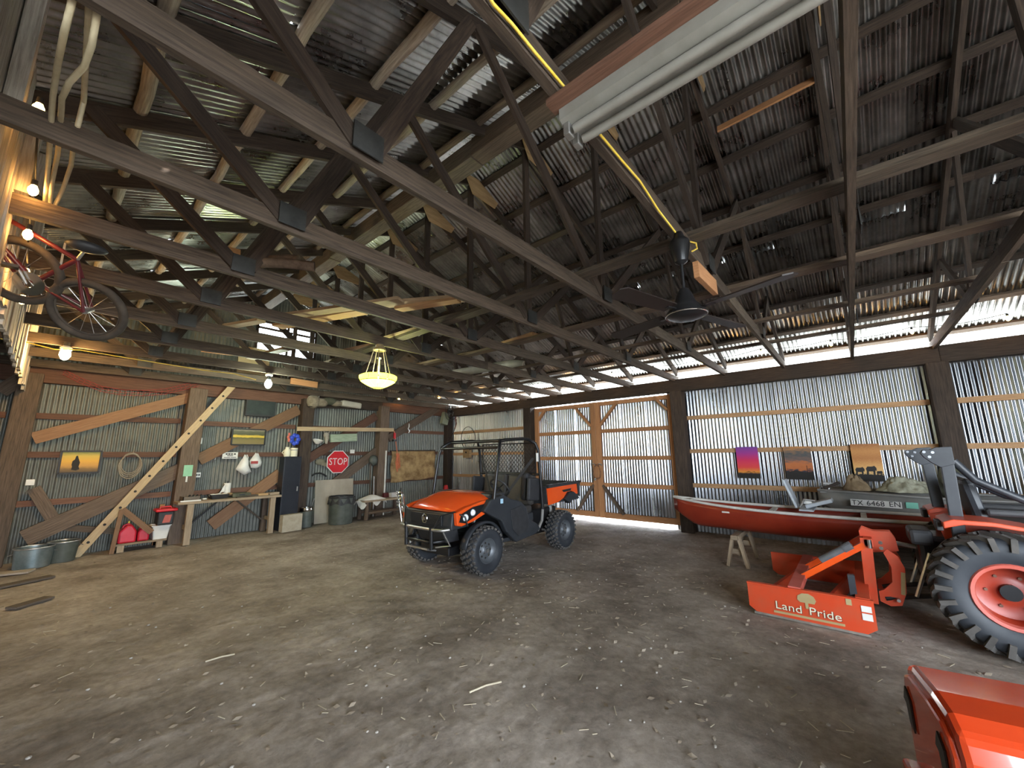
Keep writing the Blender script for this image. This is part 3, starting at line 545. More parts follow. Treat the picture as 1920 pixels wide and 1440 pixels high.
# plastic bags
mat('bag', (.80,.79,.76), (.66,.66,.64), scale=7, rough=.45); mat('bag_red', (.35,.05,.05), rough=.6)
def bag(lab, top, outline, mark):
    d = .16; tp = bw(*top,d); P = [bw(x,y,d) for x,y in outline]; c = sum(P, V())/len(P); t = thing('plastic_bag', lab, 'plastic bag', (c.x, YB-d, min(p.z for p in P)))
    n = len(P); mb = MB(); rings = []
    for s_, dy in ((1,0),(.82,-.07),(.45,-.10)):
        rings.append([c + (p-c)*s_ + V((0,dy+jit(.012),jit(.008))) for p in P])
    vs = [q for r in rings for q in r] + [c+V((0,-.105,0)), c+V((0,.01,0))]; fs = []
    for k in range(2): fs += [(k*n+i, k*n+(i+1)%n, (k+1)*n+(i+1)%n, (k+1)*n+i) for i in range(n)]
    fs += [(2*n+i, 2*n+(i+1)%n, 3*n) for i in range(n)] + [((i+1)%n, i, 3*n+1) for i in range(n)]
    mb.add(vs, fs).build('bag_body', 'bag', t, smooth=70)
    for s_ in (-.02,.02): MB().tube([tp+V((s_,-.02,-.03)), tp+V((s_*2.2,-.03,-.09)), c.lerp(tp,.45)+V((s_*2,-.04,0))], .009, 6).build('handle', 'bag', t)
    MB().cyl(tp+V((0,.05,.0)), tp+V((0,-.04,.01)), .006).build('nail', 'steel_rust', t)
    if mark: m0 = bw(*mark,d); panelY(MB(), m0.x-.07, m0.x+.07, m0.z-.03, m0.z+.03, m0.y-.115, .006).build('print', 'bag_red', t)
bag('crumpled white plastic bag with dark red print on the wall', (461,850), ((461,852),(466,862),(466,872),(471,885),(465,888),(458,891),(449,885),(442,880),(445,874),(453,862)), None)
bag('round white plastic bag hung beside the sign', (481,847), ((480,849),(487,855),(491,866),(489,874),(480,879),(470,877),(468,864),(474,855)), (474,867))
# pipes, cord below the sign
o = MB().tube([bw(407,846,.10), bw(405,856,.10), bw(403,862,.09)], .012, 8).build('pipe_wrench', 'steel'); tag(o, 'small steel tool hanging below the brace left of the sign', 'tool')
# workbench
fy = YB-.75
bt = thing('workbench', 'rough weathered plank workbench against the back wall', 'workbench', (3.05, YB-.42, 0))
la, lb_ = bw(333,936,.72), bw(530,925,.72); zt = .80
Xa, Xb = at(335,938,1,fy).x, at(529,922,1,fy).x
for k in range(3): B((Xa, fy+.10+.19*k, zt-.025), (Xb, fy+.10+.19*k+jit(.01), zt-.025), .185, .045).build('top_plank', 'wood_bench', bt)
for xx, s_ in ((Xa+.20,-1),(Xb-.16,1)):
    B((xx, fy+.06, 0), (xx, fy+.06, zt-.05), .10, .09, up=(0,1,0)).build('leg', 'wood_bench', bt); B((xx, fy+.52, 0), (xx, fy+.52, zt-.05), .10, .09, up=(0,1,0)).build('leg', 'wood_brown', bt)
    B((xx, fy+.06, .30), (xx, fy+.52, .30), .04, .08).build('end_rail', 'wood_bench', bt)
B((Xa+.25, fy+.5, .25), (Xa+.75, fy+.5, zt-.06), .03, .03).build('strut', 'black_metal', bt); B((Xb-.20, fy+.5, .25), (Xb-.75, fy+.5, zt-.06), .03, .03).build('strut', 'wood_grey', bt)
def ontop(x, y, z=zt, Y=None): return at(x, y, 2, z) if Y is None else at(x, y, 1, Y)
bX = lambda x: at(x, 930, 1, fy+.25).x
mat('tray_brown', (.11,.085,.065), (.17,.14,.11), scale=6, rough=.7)
def open_box(name, lab, cat, X0, X1, Y0, Y1, z0, z1, mt, th=.012, taper=.0, rim=None, group=None):
    t = thing(name, lab, cat, ((X0+X1)/2,(Y0+Y1)/2,z0), group); MB().box(((X0+X1)/2,(Y0+Y1)/2,z0+th/2), (X1-X0-2*taper,Y1-Y0-2*taper,th)).build('base', mt, t)
    for (xa,ya,xb,yb) in ((X0,Y0,X1,Y0),(X1,Y0,X1,Y1),(X1,Y1,X0,Y1),(X0,Y1,X0,Y0)):
        cx_, cy_ = (X0+X1)/2, (Y0+Y1)/2
        def inn(x, y): return (x-(1 if x>cx_ else -1)*taper, y-(1 if y>cy_ else -1)*taper)
        a, b = inn(xa,ya), inn(xb,yb); mid = V(((xa+xb)/2-cx_,(ya+yb)/2-cy_,0)).normalized()*-th
        P = [V((*a,z0)),V((*b,z0)),V((xb,yb,z1)),V((xa,ya,z1))]
        MB().add(P+[p+mid for p in P], [(0,1,2,3),(7,6,5,4),(0,4,5,1),(1,5,6,2),(2,6,7,3),(3,7,4,0)]).build('side', mt, t)
        if rim: B((xa,ya,z1),(xb,yb,z1),.022,.016).build('rim', rim, t)
    return t
t = open_box('parts_tray', 'brown shallow tray of dark tools at the end of the workbench', 'tray', bX(341), bX(374), fy+.12, fy+.46, zt, zt+.085, 'tray_brown')
for k in range(4): MB().cyl((bX(345)+.02+k*.06, fy+.16, zt+.03), (bX(350)+k*.06+.08, fy+.40, zt+.09), .014).build('tool', 'black_plastic', t)
o = MB().box((bX(354), fy+.045, zt+.012), (bX(374)-bX(336), .03, .024)).build('white_strip', 'white_paint'); tag(o, 'white plastic strip lying on the front edge of the workbench', 'strip')
o = MB().ball((bX(382), fy+.16, zt+.02), .04, 10, (1,.7,.4)).build('white_rag', 'white_cloth'); tag(o, 'small white rag on the workbench between the trays', 'rag')
t = open_box('dark_bin', 'dark blue-black basin holding crumpled white paper', 'basin', bX(392), bX(427), fy+.12, fy+.44, zt, zt+.09, 'black_plastic', taper=.03)
for k in range(4): MB().ball((bX(399)+k*.10, fy+.26+jit(.05), zt+.07), .07, 8, (1,.9,.45)).build('paper', 'white_cloth' if k != 3 else 'plywood', t, smooth=60)
px = bX(431); t = thing('paper_towels', 'upright roll of white paper towels with a loose flap', 'paper towels', (px, fy+.50, zt))
MB().lathe([(.02,0),(.062,0),(.062,.25),(.02,.25)], (px, fy+.50, zt+.04), n=24, close=True).build('roll', 'white_cloth', t, smooth=40); MB().lathe([(0,0),(.08,0),(.08,.02),(.012,.04),(.012,.33),(0,.33)], (px,fy+.50,zt), n=16).build('holder', 'black_plastic', t, smooth=30)
MB().prism([(-.06,.28),(-.16,.06),(-.21,.02),(-.12,.10),(-.06,.12)], (px, fy+.44, zt), (1,0,0), (0,0,1), .004).build('flap', 'white_cloth', t)
mat('camo', (.05,.055,.035), (.12,.12,.08), scale=9, rough=.8)
t = thing('tool_case', 'flat dark green case on the workbench', 'case', (bX(452), fy+.3, zt)); MB().box((bX(452),fy+.32,zt+.04),(.34,.26,.08)).build('shell', 'camo', t, bevel=.015); MB().box((bX(452),fy+.185,zt+.05),(.10,.02,.025)).build('latch', 'black_plastic', t)
for k, (x, w, d_, h, m_, lab) in enumerate(((472,.22,.12,.03,'wood_grey','grey scrap of wood beside the green case on the bench'),(491,.20,.12,.045,'plywood','tan wood offcut lying near the far end of the bench'),(512,.20,.12,.05,'wood_bench','pale block of wood at the far end of the bench'),(455,.36,.04,.02,'wood_grey','thin grey stick along the bench front'))):
    o = MB().box((bX(x), fy+.24 if k < 3 else fy+.07, zt+h/2), (w,d_,h), rz=.12*k-.1).build('wood_scrap', m_); tag(o, lab, 'wood scrap')
# tall dark cabinet with things on top
X0,X1 = max(Xb+.04, at(524,900,1,YB-.62).x), at(563,900,1,YB-.62).x; zc = at(545,856,1,YB-.62).z; mat('cabinet_navy', (.010,.012,.018), (.018,.021,.03), scale=3, rough=.4)
t = thing('cabinet', 'tall narrow navy black metal cabinet beside the workbench', 'cabinet', ((X0+X1)/2, YB-.47, 0))
MB().box(((X0+X1)/2,YB-.46,zc/2),(X1-X0,.30,zc)).build('body', 'cabinet_navy', t, bevel=.008); d = MB().box(((X0+X1)/2,YB-.618,zc/2),(X1-X0-.03,.016,zc-.06)).build('door', 'cabinet_navy', t, bevel=.004); MB().box((X1-.06,YB-.635,zc*.55),(.02,.02,.10)).build('handle', 'steel', d)
cX = lambda f: X0+(X1-X0)*f
mat('cream', (.72,.66,.48), (.80,.76,.6), scale=5, rough=.5); mat('blue_shiny', (.02,.05,.42), (.05,.1,.6), scale=9, rough=.3); mat('coral', (.60,.14,.10), (.66,.2,.14), scale=6, rough=.5)
t = thing('cream_jug', 'cream jug with a handle standing on the navy cabinet', 'jug', (cX(.22), YB-.5, zc)); MB().lathe([(0,0),(.06,0),(.075,.05),(.07,.14),(.04,.19),(.045,.22),(.035,.22),(.03,.19),(0,.02)], (cX(.22),YB-.5,zc), n=18).build('body', 'cream', t, smooth=50); MB().tube([(cX(.22)-.06,YB-.5,zc+.05),(cX(.22)-.11,YB-.5,zc+.09),(cX(.22)-.06,YB-.5,zc+.15)], .01, 7).build('handle', 'cream', t)
t = thing('cream_canister', 'cream canister holding a blue pinwheel on the navy cabinet', 'canister', (cX(.62), YB-.5, zc)); MB().lathe([(0,0),(.075,0),(.08,.20),(.07,.20),(.066,.02),(0,.02)], (cX(.62),YB-.5,zc), n=18).build('body', 'cream', t, smooth=40); MB().lathe([(.081,.14),(.084,.15),(.081,.16)], (cX(.62),YB-.5,zc), n=18).build('band', 'steel', t)
t = thing('pinwheel', 'shiny blue pinwheel with a red top standing in the canister', 'pinwheel', (cX(.62), YB-.5, zc+.03)); MB().cyl((cX(.62),YB-.5,zc+.03),(cX(.6),YB-.5,zc+.40),.006).build('stick', 'black_metal', t)
for k in range(7):
    a = k*2*math.pi/7; c = V((cX(.6)+.075*math.cos(a), YB-.52, zc+.40+.095*math.sin(a))); MB().ball(c, .055, 8, (1,.5,1)).build('vane', 'blue_shiny', t, smooth=60)
t = thing('red_figure', 'coral red streamer stick standing in the cream jug', 'decoration', (cX(.22), YB-.5, zc+.18)); MB().cyl((cX(.22),YB-.5,zc+.10),(cX(.26),YB-.5,zc+.40),.006).build('stick', 'black_metal', t); 
for k in range(3): MB().ball((cX(.25)+jit(.015),YB-.5,zc+.38+.07*k), .05-.006*k, 8, (.8,.6,1)).build('tuft', 'coral', t, smooth=70)
# foam block, bins, plywood
mat('foam', (.33,.28,.20), (.42,.37,.28), scale=14, rough=.9, bump=.2)
o = MB().box((at(546,970,1,YB-.78).x, YB-.78, .18), (.42,.16,.36), rz=.08).build('foam_block', 'foam'); tag(o, 'tan block leaning in front of the navy cabinet', 'block')
def bin_(name, lab, c, r0, r1, h, mt, rim, rows=0, lid=None):
    t = thing(name, lab, 'bin', c); prof = [(0,0),(r0,0)]
    for k in range(1, 9): f = k/9; prof.append((r0+(r1-r0)*f+(.006 if rows and k % 2 else 0), h*f))
    prof += [(r1,h),(r1-.01,h),(r0-.01,.02),(0,.02)]
    MB().lathe(prof, c, n=28).build('body', mt, t, smooth=40); MB().tube([V(c)+V((r1*math.cos(a),r1*math.sin(a),h)) for a in [k*2*math.pi/28 for k in range(28)]], .012, 6, closed=True).build('rim', rim, t, smooth=60)
    return t
mat('bin_green', (.055,.065,.055), (.10,.11,.095), scale=6, rough=.5)
c = V((at(575,960,1,YB-.52).x, YB-.52, 0)); bin_('small_bin', 'small dark green bin with a shiny metal rim', c, .13, .14, .42, 'bin_green', 'chrome'); t = bpy.data.objects['small_bin']; MB().lathe([(.142,.36),(.15,.37),(.15,.43),(.142,.44)], c, n=28).build('collar', 'chrome', t, smooth=40)
c = V((at(640,950,1,YB-.70).x, YB-.70, 0)); t = bin_('trash_can', 'large dark grey trash can lined with a black bag', c, .27, .30, .62, 'bin_green', 'black_plastic', 1)
MB().grid(lambda u, v: V(c)+V(((.315-.03*v+.012*math.sin(u*60))*math.cos(2*math.pi*u), (.315-.03*v+.012*math.sin(u*60))*math.sin(2*math.pi*u), .63-.16*(1-v)+.02*math.sin(u*44) if v < .9 else .66)), 48, 5, cu=True).build('liner', 'black_plastic', t, smooth=60)
mat('plywood_grey', (.30,.26,.20), (.44,.38,.30), scale=3, rough=.85, stretch=(1,1,.4))
X0,X1 = at(591,940,1,YB-.3).x, at(662,940,1,YB-.3).x; zt2 = at(626,899,1,YB-.24).z
o = MB().add([(X0,YB-.32,0),(X1,YB-.32,0),(X1,YB-.24,zt2),(X0,YB-.24,zt2),(X0,YB-.30,0),(X1,YB-.30,0),(X1,YB-.22,zt2),(X0,YB-.22,zt2)], [(0,1,2,3),(7,6,5,4),(0,4,5,1),(1,5,6,2),(2,6,7,3),(3,7,4,0)]).build('plywood_sheet', 'plywood_grey'); tag(o, 'stained grey plywood sheet leaning behind the trash can', 'plywood')
o = MB().bar((X0-.26,YB-.37,.0),(X0-.05,YB-.345,.62),.025,.025).build('grey_pole', 'steel'); tag(o, 'thin grey pole leaning toward the plywood sheet', 'pole')
# bench with white cloth
ya = YB-.84; Xa, Xb = at(684,950,1,ya).x, at(757,945,1,ya).x; bn = thing('wooden_bench', 'low log-legged wooden bench with a folded white cloth', 'bench', ((Xa+Xb)/2, ya+.2, 0)); zb = .47
for k in range(3): B((Xa-.03, ya+.04+.15*k, zb), (Xb+.03, ya+.04+.15*k, zb), .14, .045).build('seat_plank', 'wood_bench', bn)
for xx in (Xa+.06, Xb-.06):
    for yy in (ya+.02, ya+.36): MB().tube([(xx,yy,0),(xx+.01,yy,.22),(xx,yy,zb-.02)], [.055,.05,.052], 10).build('leg', 'wood_brown', bn, smooth=50)
MB().tube([(Xa+.06,ya+.02,.17),(Xb-.06,ya+.02,.17)], .035, 9).build('stretcher', 'wood_brown', bn, smooth=50); B((Xa+.06,ya+.36,.17),(Xb-.06,ya+.36,.17),.05,.06).build('stretcher', 'wood_brown', bn)
def cloth(u, v):
    x = Xa-.16+1.0*(Xb-Xa)*.62*u+.05; dx = u*2-1; y_ = ya-.02+.42*v; z_ = zb+.03+.10*math.exp(-((u-.55)/.35)**2)*math.sin(math.pi*min(1,max(.02,v)))+.008*math.sin(9*u+5*v)
    if u < .2: z_ -= (.2-u)*.9*(.6+.4*math.sin(7*v)); 
    if v < .15: z_ -= (.15-v)*.9*(.7+.5*math.sin(13*u))
    return (x, y_, z_)
o = MB().grid(cloth, 26, 18).build('folded_cloth', 'white_cloth', None, smooth=80, solid=.012); tag(o, 'white cloth folded over one end of the low wooden bench', 'cloth')
t = open_box('white_tub', 'small white plastic tub on the wooden bench', 'tub', at(732,925,1,ya+.2).x, at(746,925,1,ya+.2).x, ya+.14, ya+.32, zb+.025, zb+.14, 'white_paint', taper=.015)
o = MB().lathe([(0,0),(.04,0),(.04,.13),(.015,.18),(.015,.23),(0,.23)], (at(748,920,1,ya+.25).x+.06, ya+.25, zb+.025), n=14).build('dark_bottle', 'black_plastic', None, smooth=40); tag(o, 'dark bottle standing beside the white tub on the bench', 'bottle')
mat('maroon', (.10,.015,.018), rough=.5); o = MB().box((at(725,925,1,ya+.3).x, ya+.33, zb+.085), (.18,.10,.12)).build('maroon_box', 'maroon', bevel=.01); tag(o, 'dark maroon box behind the white tub on the bench', 'box')
# stop sign
X0,X1,z0,z1 = bx(614,845,652,887,.26); c = V(((X0+X1)/2, YB-.27, (z0+z1)/2)); R = (z1-z0)/2/math.cos(math.pi/8)
t = thing('stop_sign', 'red octagonal stop sign with white lettering and border', 'sign', (c.x,c.y,z0))
def octo(r): return [(r*math.cos(math.pi/8+k*math.pi/4), r*math.sin(math.pi/8+k*math.pi/4)) for k in range(8)]
MB().prism(octo(R), c, (1,0,0), (0,0,1), -.006).build('border', 'white_paint', t); MB().prism(octo(R*.93), c-V((0,.002,0)), (1,0,0), (0,0,1), .004).build('face', 'red_paint', t)
text_mesh('STOP', R*.80, frame4(c-V((-.0,.0075,.0)), (1,0,0), (0,0,1)), 'white_paint', 'lettering', t, .001, .80)
for a, b in (((c.x-.05,YB-.25,c.z-.05),(c.x-.05,YB-.16,c.z-.05)),((c.x+.05,YB-.25,c.z+.1),(c.x+.05,YB-.16,c.z+.1))): MB().cyl(a, b, .012).build('bolt', 'steel', t)
# shelf strip and things near the sign
p, q = bw(557,804,.36), bw(738,806,.36); o = B(p, q, .03, .10).build('long_board', 'wood_ladder'); tag(o, 'long pale board nailed across two posts of the back wall', 'board')
mat('sage', (.24,.32,.22), (.42,.50,.36), scale=6, rough=.6, stretch=(1,1,5))
X0,X1,z0,z1 = bx(619,813,668,829,.22); o = MB().box(((X0+X1)/2,YB-.22,(z0+z1)/2),(X1-X0,.10,z1-z0-.02), ry=-.06).build('green_tackle_box', 'sage', bevel=.01); tag(o, 'long pale green box fixed above the stop sign', 'box')
p = bw(591,832,.2); t = thing('white_bowl', 'white enamel bowl resting on a red brace', 'bowl', p); MB().lathe([(0,0),(.05,.0),(.06,.015),(.11,.06),(.13,.10),(.122,.10),(.10,.06),(.05,.02),(0,.02)], p-V((0,.1,0)), (.1,-.25,1), 22).build('bowl', 'white_paint', t, smooth=50)
o = B(bw(576,830,.16), bw(570,900,.16), .10, .09, up=(0,1,0)).build('upright_prop', 'wood_brown'); tag(o, 'brown upright prop under the red brace by the cabinet', 'prop')
mat('hat_tan', (.20,.18,.12), (.28,.25,.18), scale=8, rough=.9); p = bw(601,866,.1); t = thing('hat', 'tan brimmed cap hung under the red brace', 'hat', p); MB().ball(p, .11, 14, (1.2,.5,.75)).build('crown', 'hat_tan', t, smooth=80); MB().prism([(-.02,-.05),(.10,-.09),(.22,-.05),(.18,.0),(0,.02)], p+V((.02,-.05,-.03)), (1,0,0), (0,-.25,1), .01).build('brim', 'hat_tan', t)
mat('skull', (.32,.28,.22), (.46,.42,.34), scale=7, rough=.8); p = bw(612,816,.2); t = thing('animal_skull', 'bleached animal skull hung beside the green box', 'skull', p); MB().ball(p, .09, 12, (.8,.7,.95)).build('cranium', 'skull', t, smooth=80); MB().tube([p+V((0,-.04,-.05)), p+V((-.02,-.07,-.14)), p+V((-.02,-.06,-.22))], [.06,.045,.03], 10).build('snout', 'skull', t, smooth=70)
for sg in (-1,1): MB().tube([p+V((.05*sg,0,.06)), p+V((.10*sg,-.02,.13)), p+V((.08*sg,-.02,.20))], [.018,.014,.005], 7).build('horn', 'skull', t, smooth=60)
o = MB().tube([bw(x,y,.08) for x,y in ((585,892),(592,888),(600,887),(606,889),(612,893))], .02, 8).build('hose_piece', 'rubber', smooth=60); tag(o, 'short black hose hung below the cap', 'hose')
p = bw(700,863,.26); t = thing('green_helmet', 'dark green helmet hung beside the post', 'helmet', p); MB().ball(p, .15, 14, (.85,.6,1)).build('shell', 'bin_green', t, smooth=80); MB().tube([p+V((-.11,-.04,-.06)), p+V((-.04,-.1,-.16)), p+V((.08,-.06,-.1))], .01, 6).build('strap', 'black_plastic', t)
for x0, y0, x1, y1, lab, m_ in ((695,870,694,925,'grey shovel handle standing against the wall by the post','wood_grey'),(701,893,701,928,'short pale rod standing beside the shovel handle','steel'),(724,845,721,910,'white notched measuring strip along the post','white_paint')):
    o = B(bw(x0,y0,.34), V((bw(x1,y1,.34).x, YB-.34, 0)), .03, .03).build('upright_rod', m_); tag(o, lab, 'rod')
# pile of gear hung from the header
pa, pb = bw(586,750,.33), bw(676,757,.33); t = thing('gear_bundle', 'bundle of camouflage gear slung from the header beam', 'gear', (pa.x, YB-.33, pa.z-.2))
mat('gear_tan', (.16,.13,.09), (.34,.29,.21), scale=10, rough=.9); mat('gear_white', (.42,.40,.33), (.55,.52,.44), scale=6, rough=.7)
for f, r, sc, m_ in ((.02,.17,(1,.8,1.05),'gear_tan'),(.16,.15,(1.3,.8,.75),'gear_tan'),(.33,.14,(1.5,.8,.7),'camo'),(.48,.12,(1.4,.8,.7),'gear_tan')): MB().ball(pa.lerp(pb,f)+V((0,0,jit(.03)-.03)), r, 14, sc).build('bag', m_, t, smooth=80)
MB().box(pa.lerp(pb,.78)-V((0,0,.05)), (.55,.22,.16), ry=.08).build('case', 'gear_white', t, bevel=.04); B(pa-V((.1,0,.18)), pb+V((.1,0,-.14)), .14, .02).build('rack_shelf', 'wood_truss', t)
for f in (.12,.85): MB().cyl(pa.lerp(pb,f)-V((0,0,.16)), pa.lerp(pb,f)+V((0,.0,.18)), .006).build('strap', 'white_paint' if f < .5 else 'cable_black', t)
# tan hide hanging, orange strap
X0,X1,z0,z1 = bx(733,846,815,902,.1); mat('hide', (.22,.13,.055), (.50,.34,.16), scale=3.5, rough=.95, detail=9, lo=.38, hi=.62)
def hide(u, v): return (X0+(X1-X0)*(u+.012*math.sin(9*v)), YB-.10-.02*math.sin(8*u)*v, z1+(z0-z1)*v*(1-.07*u+.02*math.sin(12*u)))
o = MB().grid(hide, 24, 16).build('wall_hanging', 'hide', None, smooth=80, solid=.012); tag(o, 'mottled tan burlap hanging tacked to the back wall', 'wall hanging')
B((X0-.02,YB-.07,z1),(X1+.02,YB-.07,z1+.02),.04,.05).build('top_batten', 'wood_post', o)
t = thing('ratchet_strap', 'orange ratchet strap dangling in front of the burlap hanging', 'strap', bw(744,880,.3)); mat('strap_orange', (.55,.12,.05), (.62,.2,.1), scale=12, rough=.7)
MB().tube([bw(x,y,.3) for x,y in ((739,808),(741,820),(743,835),(745,850),(747,868))], .012, 6).build('webbing', 'strap_orange', t)
for k in range(5): MB().tube([bw(745+jit(3),850,.3), bw(742+k*2,868+k*2,.31), bw(744+jit(4),885-k*2,.3)], .012, 6).build('tail', 'strap_orange', t)
MB().box(bw(740,826,.31), (.12,.06,.05)).build('ratchet', 'black_metal', t); MB().box(bw(740,817,.31), (.05,.05,.16)).build('handle', 'red_paint', t)
o = MB().tube([bw(x,y,.24) for x,y in ((767,794),(767,800),(765,804),(768,808),(766,812))], [.018,.025,.018,.025,.012], 8).build('shackle', 'steel', smooth=50); tag(o, 'pale steel shackle hanging on the sloping brace', 'shackle')
# traffic cone in the corner
c = V((8.35, 9.9, 0)); t = thing('traffic_cone', 'faded red cone standing in the far corner', 'cone', c); MB().lathe([(.17,.03),(.06,.68),(.035,.70),(.03,.68),(.15,.03)], c, n=20).build('body', 'red_paint', t, smooth=40); MB().box(c+V((0,0,.015)), (.4,.4,.03)).build('base', 'red_paint', t)
# fan and cables on the corner post
p = at(848,770,1,10.2); t = thing('drum_fan', 'wire guarded fan clamped at the top of the corner post', 'fan', p); ax = V((.35,-1,-.1)).normalized(); a_ = ax.orthogonal().normalized(); b_ = ax.cross(a_)
p = at(848,772,1,9.95); t.location = p; bpy.context.view_layer.update()
for r, dz in ((.28,0),(.28,-.10),(.19,-.02),(.10,-.03)): MB().tube([p+ax*dz+(a_*math.cos(a)+b_*math.sin(a))*r for a in [k*2*math.pi/30 for k in range(30)]], .008, 6, closed=True).build('guard_ring', 'black_metal', t)
for k in range(3): a = k*2*math.pi/3; MB().prism([(.03,-.03),(.22,-.08),(.24,.06),(.03,.03)], p-ax*.05, a_*math.cos(a)+b_*math.sin(a), (-a_*math.sin(a)+b_*math.cos(a)+ax*.3).normalized(), .006).build('blade', 'steel', t)
MB().cyl(p-ax*.02, p-ax*.16, .06).build('motor', 'black_metal', t)
for k in range(10): a = k*2*math.pi/10; d = a_*math.cos(a)+b_*math.sin(a); MB().tube([p+d*.05, p+d*.28], .004, 4).build('guard_wire', 'black_metal', t)
MB().cyl(p-ax*.14, V((8.80,10.30,p.z)), .015).build('bracket', 'black_metal', t)
q = at(834,785,1,10.22); mat('box_green', (.20,.22,.15), (.28,.30,.21), scale=5, rough=.6); o = MB().box(q, (.24,.14,.40), ry=.25).build('breaker_box', 'box_green', bevel=.01); tag(o, 'grey green metal box tilted on the corner post', 'electrical box')
for lab, pts in (('black cable loop hanging by the far girts', [(878+13*math.cos(a), 822+22*math.sin(a)) for a in [k*2*math.pi/20 for k in range(20)]]), ('small black cable loop behind the utility vehicle cab', [(840+8*math.cos(a), 870+11*math.sin(a)) for a in [k*2*math.pi/16 for k in range(16)]])):
    o = MB().tube([at(x,y,0,8.86) for x,y in pts], .011, 6, closed=True).build('cable_loop', 'cable_black', smooth=60); tag(o, lab, 'cable')
o = MB().tube([at(x,y,0,8.85) for x,y in ((838,790),(842,808),(845,822),(850,812),(854,800),(856,786))], .012, 6).build('hanging_cord', 'cable_black', smooth=60); o.name = 'black_cord'; tag(o, 'black cord dropping from the corner fan', 'cord')
mat('chain_maroon', (.10,.02,.02), rough=.5); o = MB().tube([at(x,y,0,8.8) for x,y in ((856,775),(854,785),(856,794),(853,804))], .02, 6).build('red_strap', 'chain_maroon', smooth=60); tag(o, 'maroon strap dangling under the corner fan', 'strap')
X_=8.93; X_=8.90; p = at(876,850,0,X_); t = thing('birdhouse', 'small pale wooden box fixed on the far metal wall', 'box', p); MB().box(p, (.10,.30,.28)).build('body', 'plywood', t); B(p+V((-.03,-.19,.16)), p+V((-.03,.19,.16)), .2, .02).build('lid', 'wood_bench', t); MB().cyl(p-V((.05,0,-.03)), p-V((.065,0,-.03)), .03).build('hole', 'ink', t)
# left end: leaning drilled rail, tubs, shelf with fuel cans
pa, pb = gp(140,1044), bw(443,716,.36); pa.z = 0; d = (pb-pa).normalized(); t = thing('ladder_rail', 'pale wooden ladder rail drilled with round holes leaning on the wall', 'ladder rail', pa)
B(pa, pb, .045, .125, up=(0,0,1)).build('rail', 'wood_ladder', t); nn = V((d.z*-1,0,d.x)); yv = d.cross(V((0,0,1))).normalized()
if yv.y > 0: yv = -yv
for k in range(11):
    c = pa.lerp(pb, .065+k*.083); MB().cyl(c+yv*.024, c+yv*.030, .021, n=12).build('hole', 'ink', t)
def tub(name, lab, c, r0, r1, h, mt, handles=True):
    t = bin_(name, lab, c, r0, r1, h, mt, 'steel')
    if handles:
        for s_ in (-1,1): MB().tube([V(c)+V((s_*(r1),-.05,h-.07)), V(c)+V((s_*(r1+.04),0,h-.09)), V(c)+V((s_*r1,.05,h-.07))], .007, 6).build('handle', 'steel', t)
    return t
c = gp(58,1066); c.z = 0; c.y += .14; tub('wash_tub', 'blue grey galvanized tub on the dirt floor', c, .19, .21, .29, 'galv_tub')
c = V((at(118,1030,1,YB-.55).x, YB-.55, 0)); tub('dark_pail', 'dark pail standing behind the galvanized tub', c, .15, .18, .31, 'bin_green')
# low shelf
ya = YB-.52; Xa, Xb = at(214,1010,1,ya).x, at(312,1016,1,ya).x; t = thing('low_shelf', 'low homemade shelf of new lumber with a crooked upright', 'shelf', ((Xa+Xb)/2, ya+.2, 0)); zs = .14
B((Xa, ya+.18, zs-.015), (Xb, ya+.18, zs-.015), .36, .03).build('deck', 'wood_bench', t)
for xx in (Xa+.10, Xb-.10): B((xx, ya+.02, 0), (xx, ya+.02, zs-.03), .09, .05, up=(0,1,0)).build('block', 'wood_bench', t); B((xx, ya+.34, 0), (xx, ya+.34, zs-.03), .09, .05, up=(0,1,0)).build('block', 'wood_bench', t)
zt3 = at(230,955,1,ya).z; B((Xa-.01, ya-.02, 0), (at(228,955,1,ya).x, ya-.02, zt3), .06, .05, up=(0,1,0)).build('upright', 'wood_mid', t); B((at(230,952,1,ya).x, ya+.0, zt3), at(284,998,1,ya-.01), .04, .09).build('diagonal', 'wood_mid', t)
B((Xb-.12, ya+.34, 0), (Xb-.08, ya+.34, at(316,945,1,ya+.3).z), .07, .05, up=(0,1,0)).build('upright', 'wood_new', t)
mat('fuel_red', (.55,.012,.03), (.62,.02,.045), scale=4, rough=.35)
def fuel(lab, x0, x1, h, yo):
    cx_ = (x0+x1)/2; w = x1-x0; t = thing('fuel_can', lab, 'fuel can', (cx_, ya+yo, zs)); b = [(-w/2,0),(w/2,0),(w/2,h*.62),(w*.22,h),(-w*.1,h),(-w/2,h*.62)]
    MB().prism(b, (cx_, ya+yo+.12, zs), (1,0,0), (0,0,1), .24).build('body', 'fuel_red', t, bevel=.025)
    MB().tube([(cx_-w*.30,ya+yo,zs+h*.72),(cx_-w*.22,ya+yo,zs+h*.98),(cx_+w*.02,ya+yo,zs+h*1.06),(cx_+w*.18,ya+yo,zs+h*.96)], .014, 8).build('handle', 'fuel_red', t, smooth=60)
    MB().cyl((cx_+w*.05,ya+yo+.05,zs+h*.98),(cx_+w*.05,ya+yo+.05,zs+h*1.2),.016,.01).build('spout', 'cable_yellow', t)
    MB().prism([(-w*.36,h*.12),(w*.02,h*.12),(w*.02,h*.46),(-w*.36,h*.46)], (cx_, ya+yo-.118, zs), (1,0,0), (0,0,1), .012).build('side_panel', 'fuel_red', t)
fuel('large red plastic fuel can on the low shelf', at(222,1005,1,ya+.05).x, at(256,1005,1,ya+.05).x, at(240,986,1,ya).z-zs, .18); fuel('smaller red plastic fuel can behind the white bin', at(258,1003,1,ya+.1).x, at(280,1003,1,ya+.1).x, .26, .20)
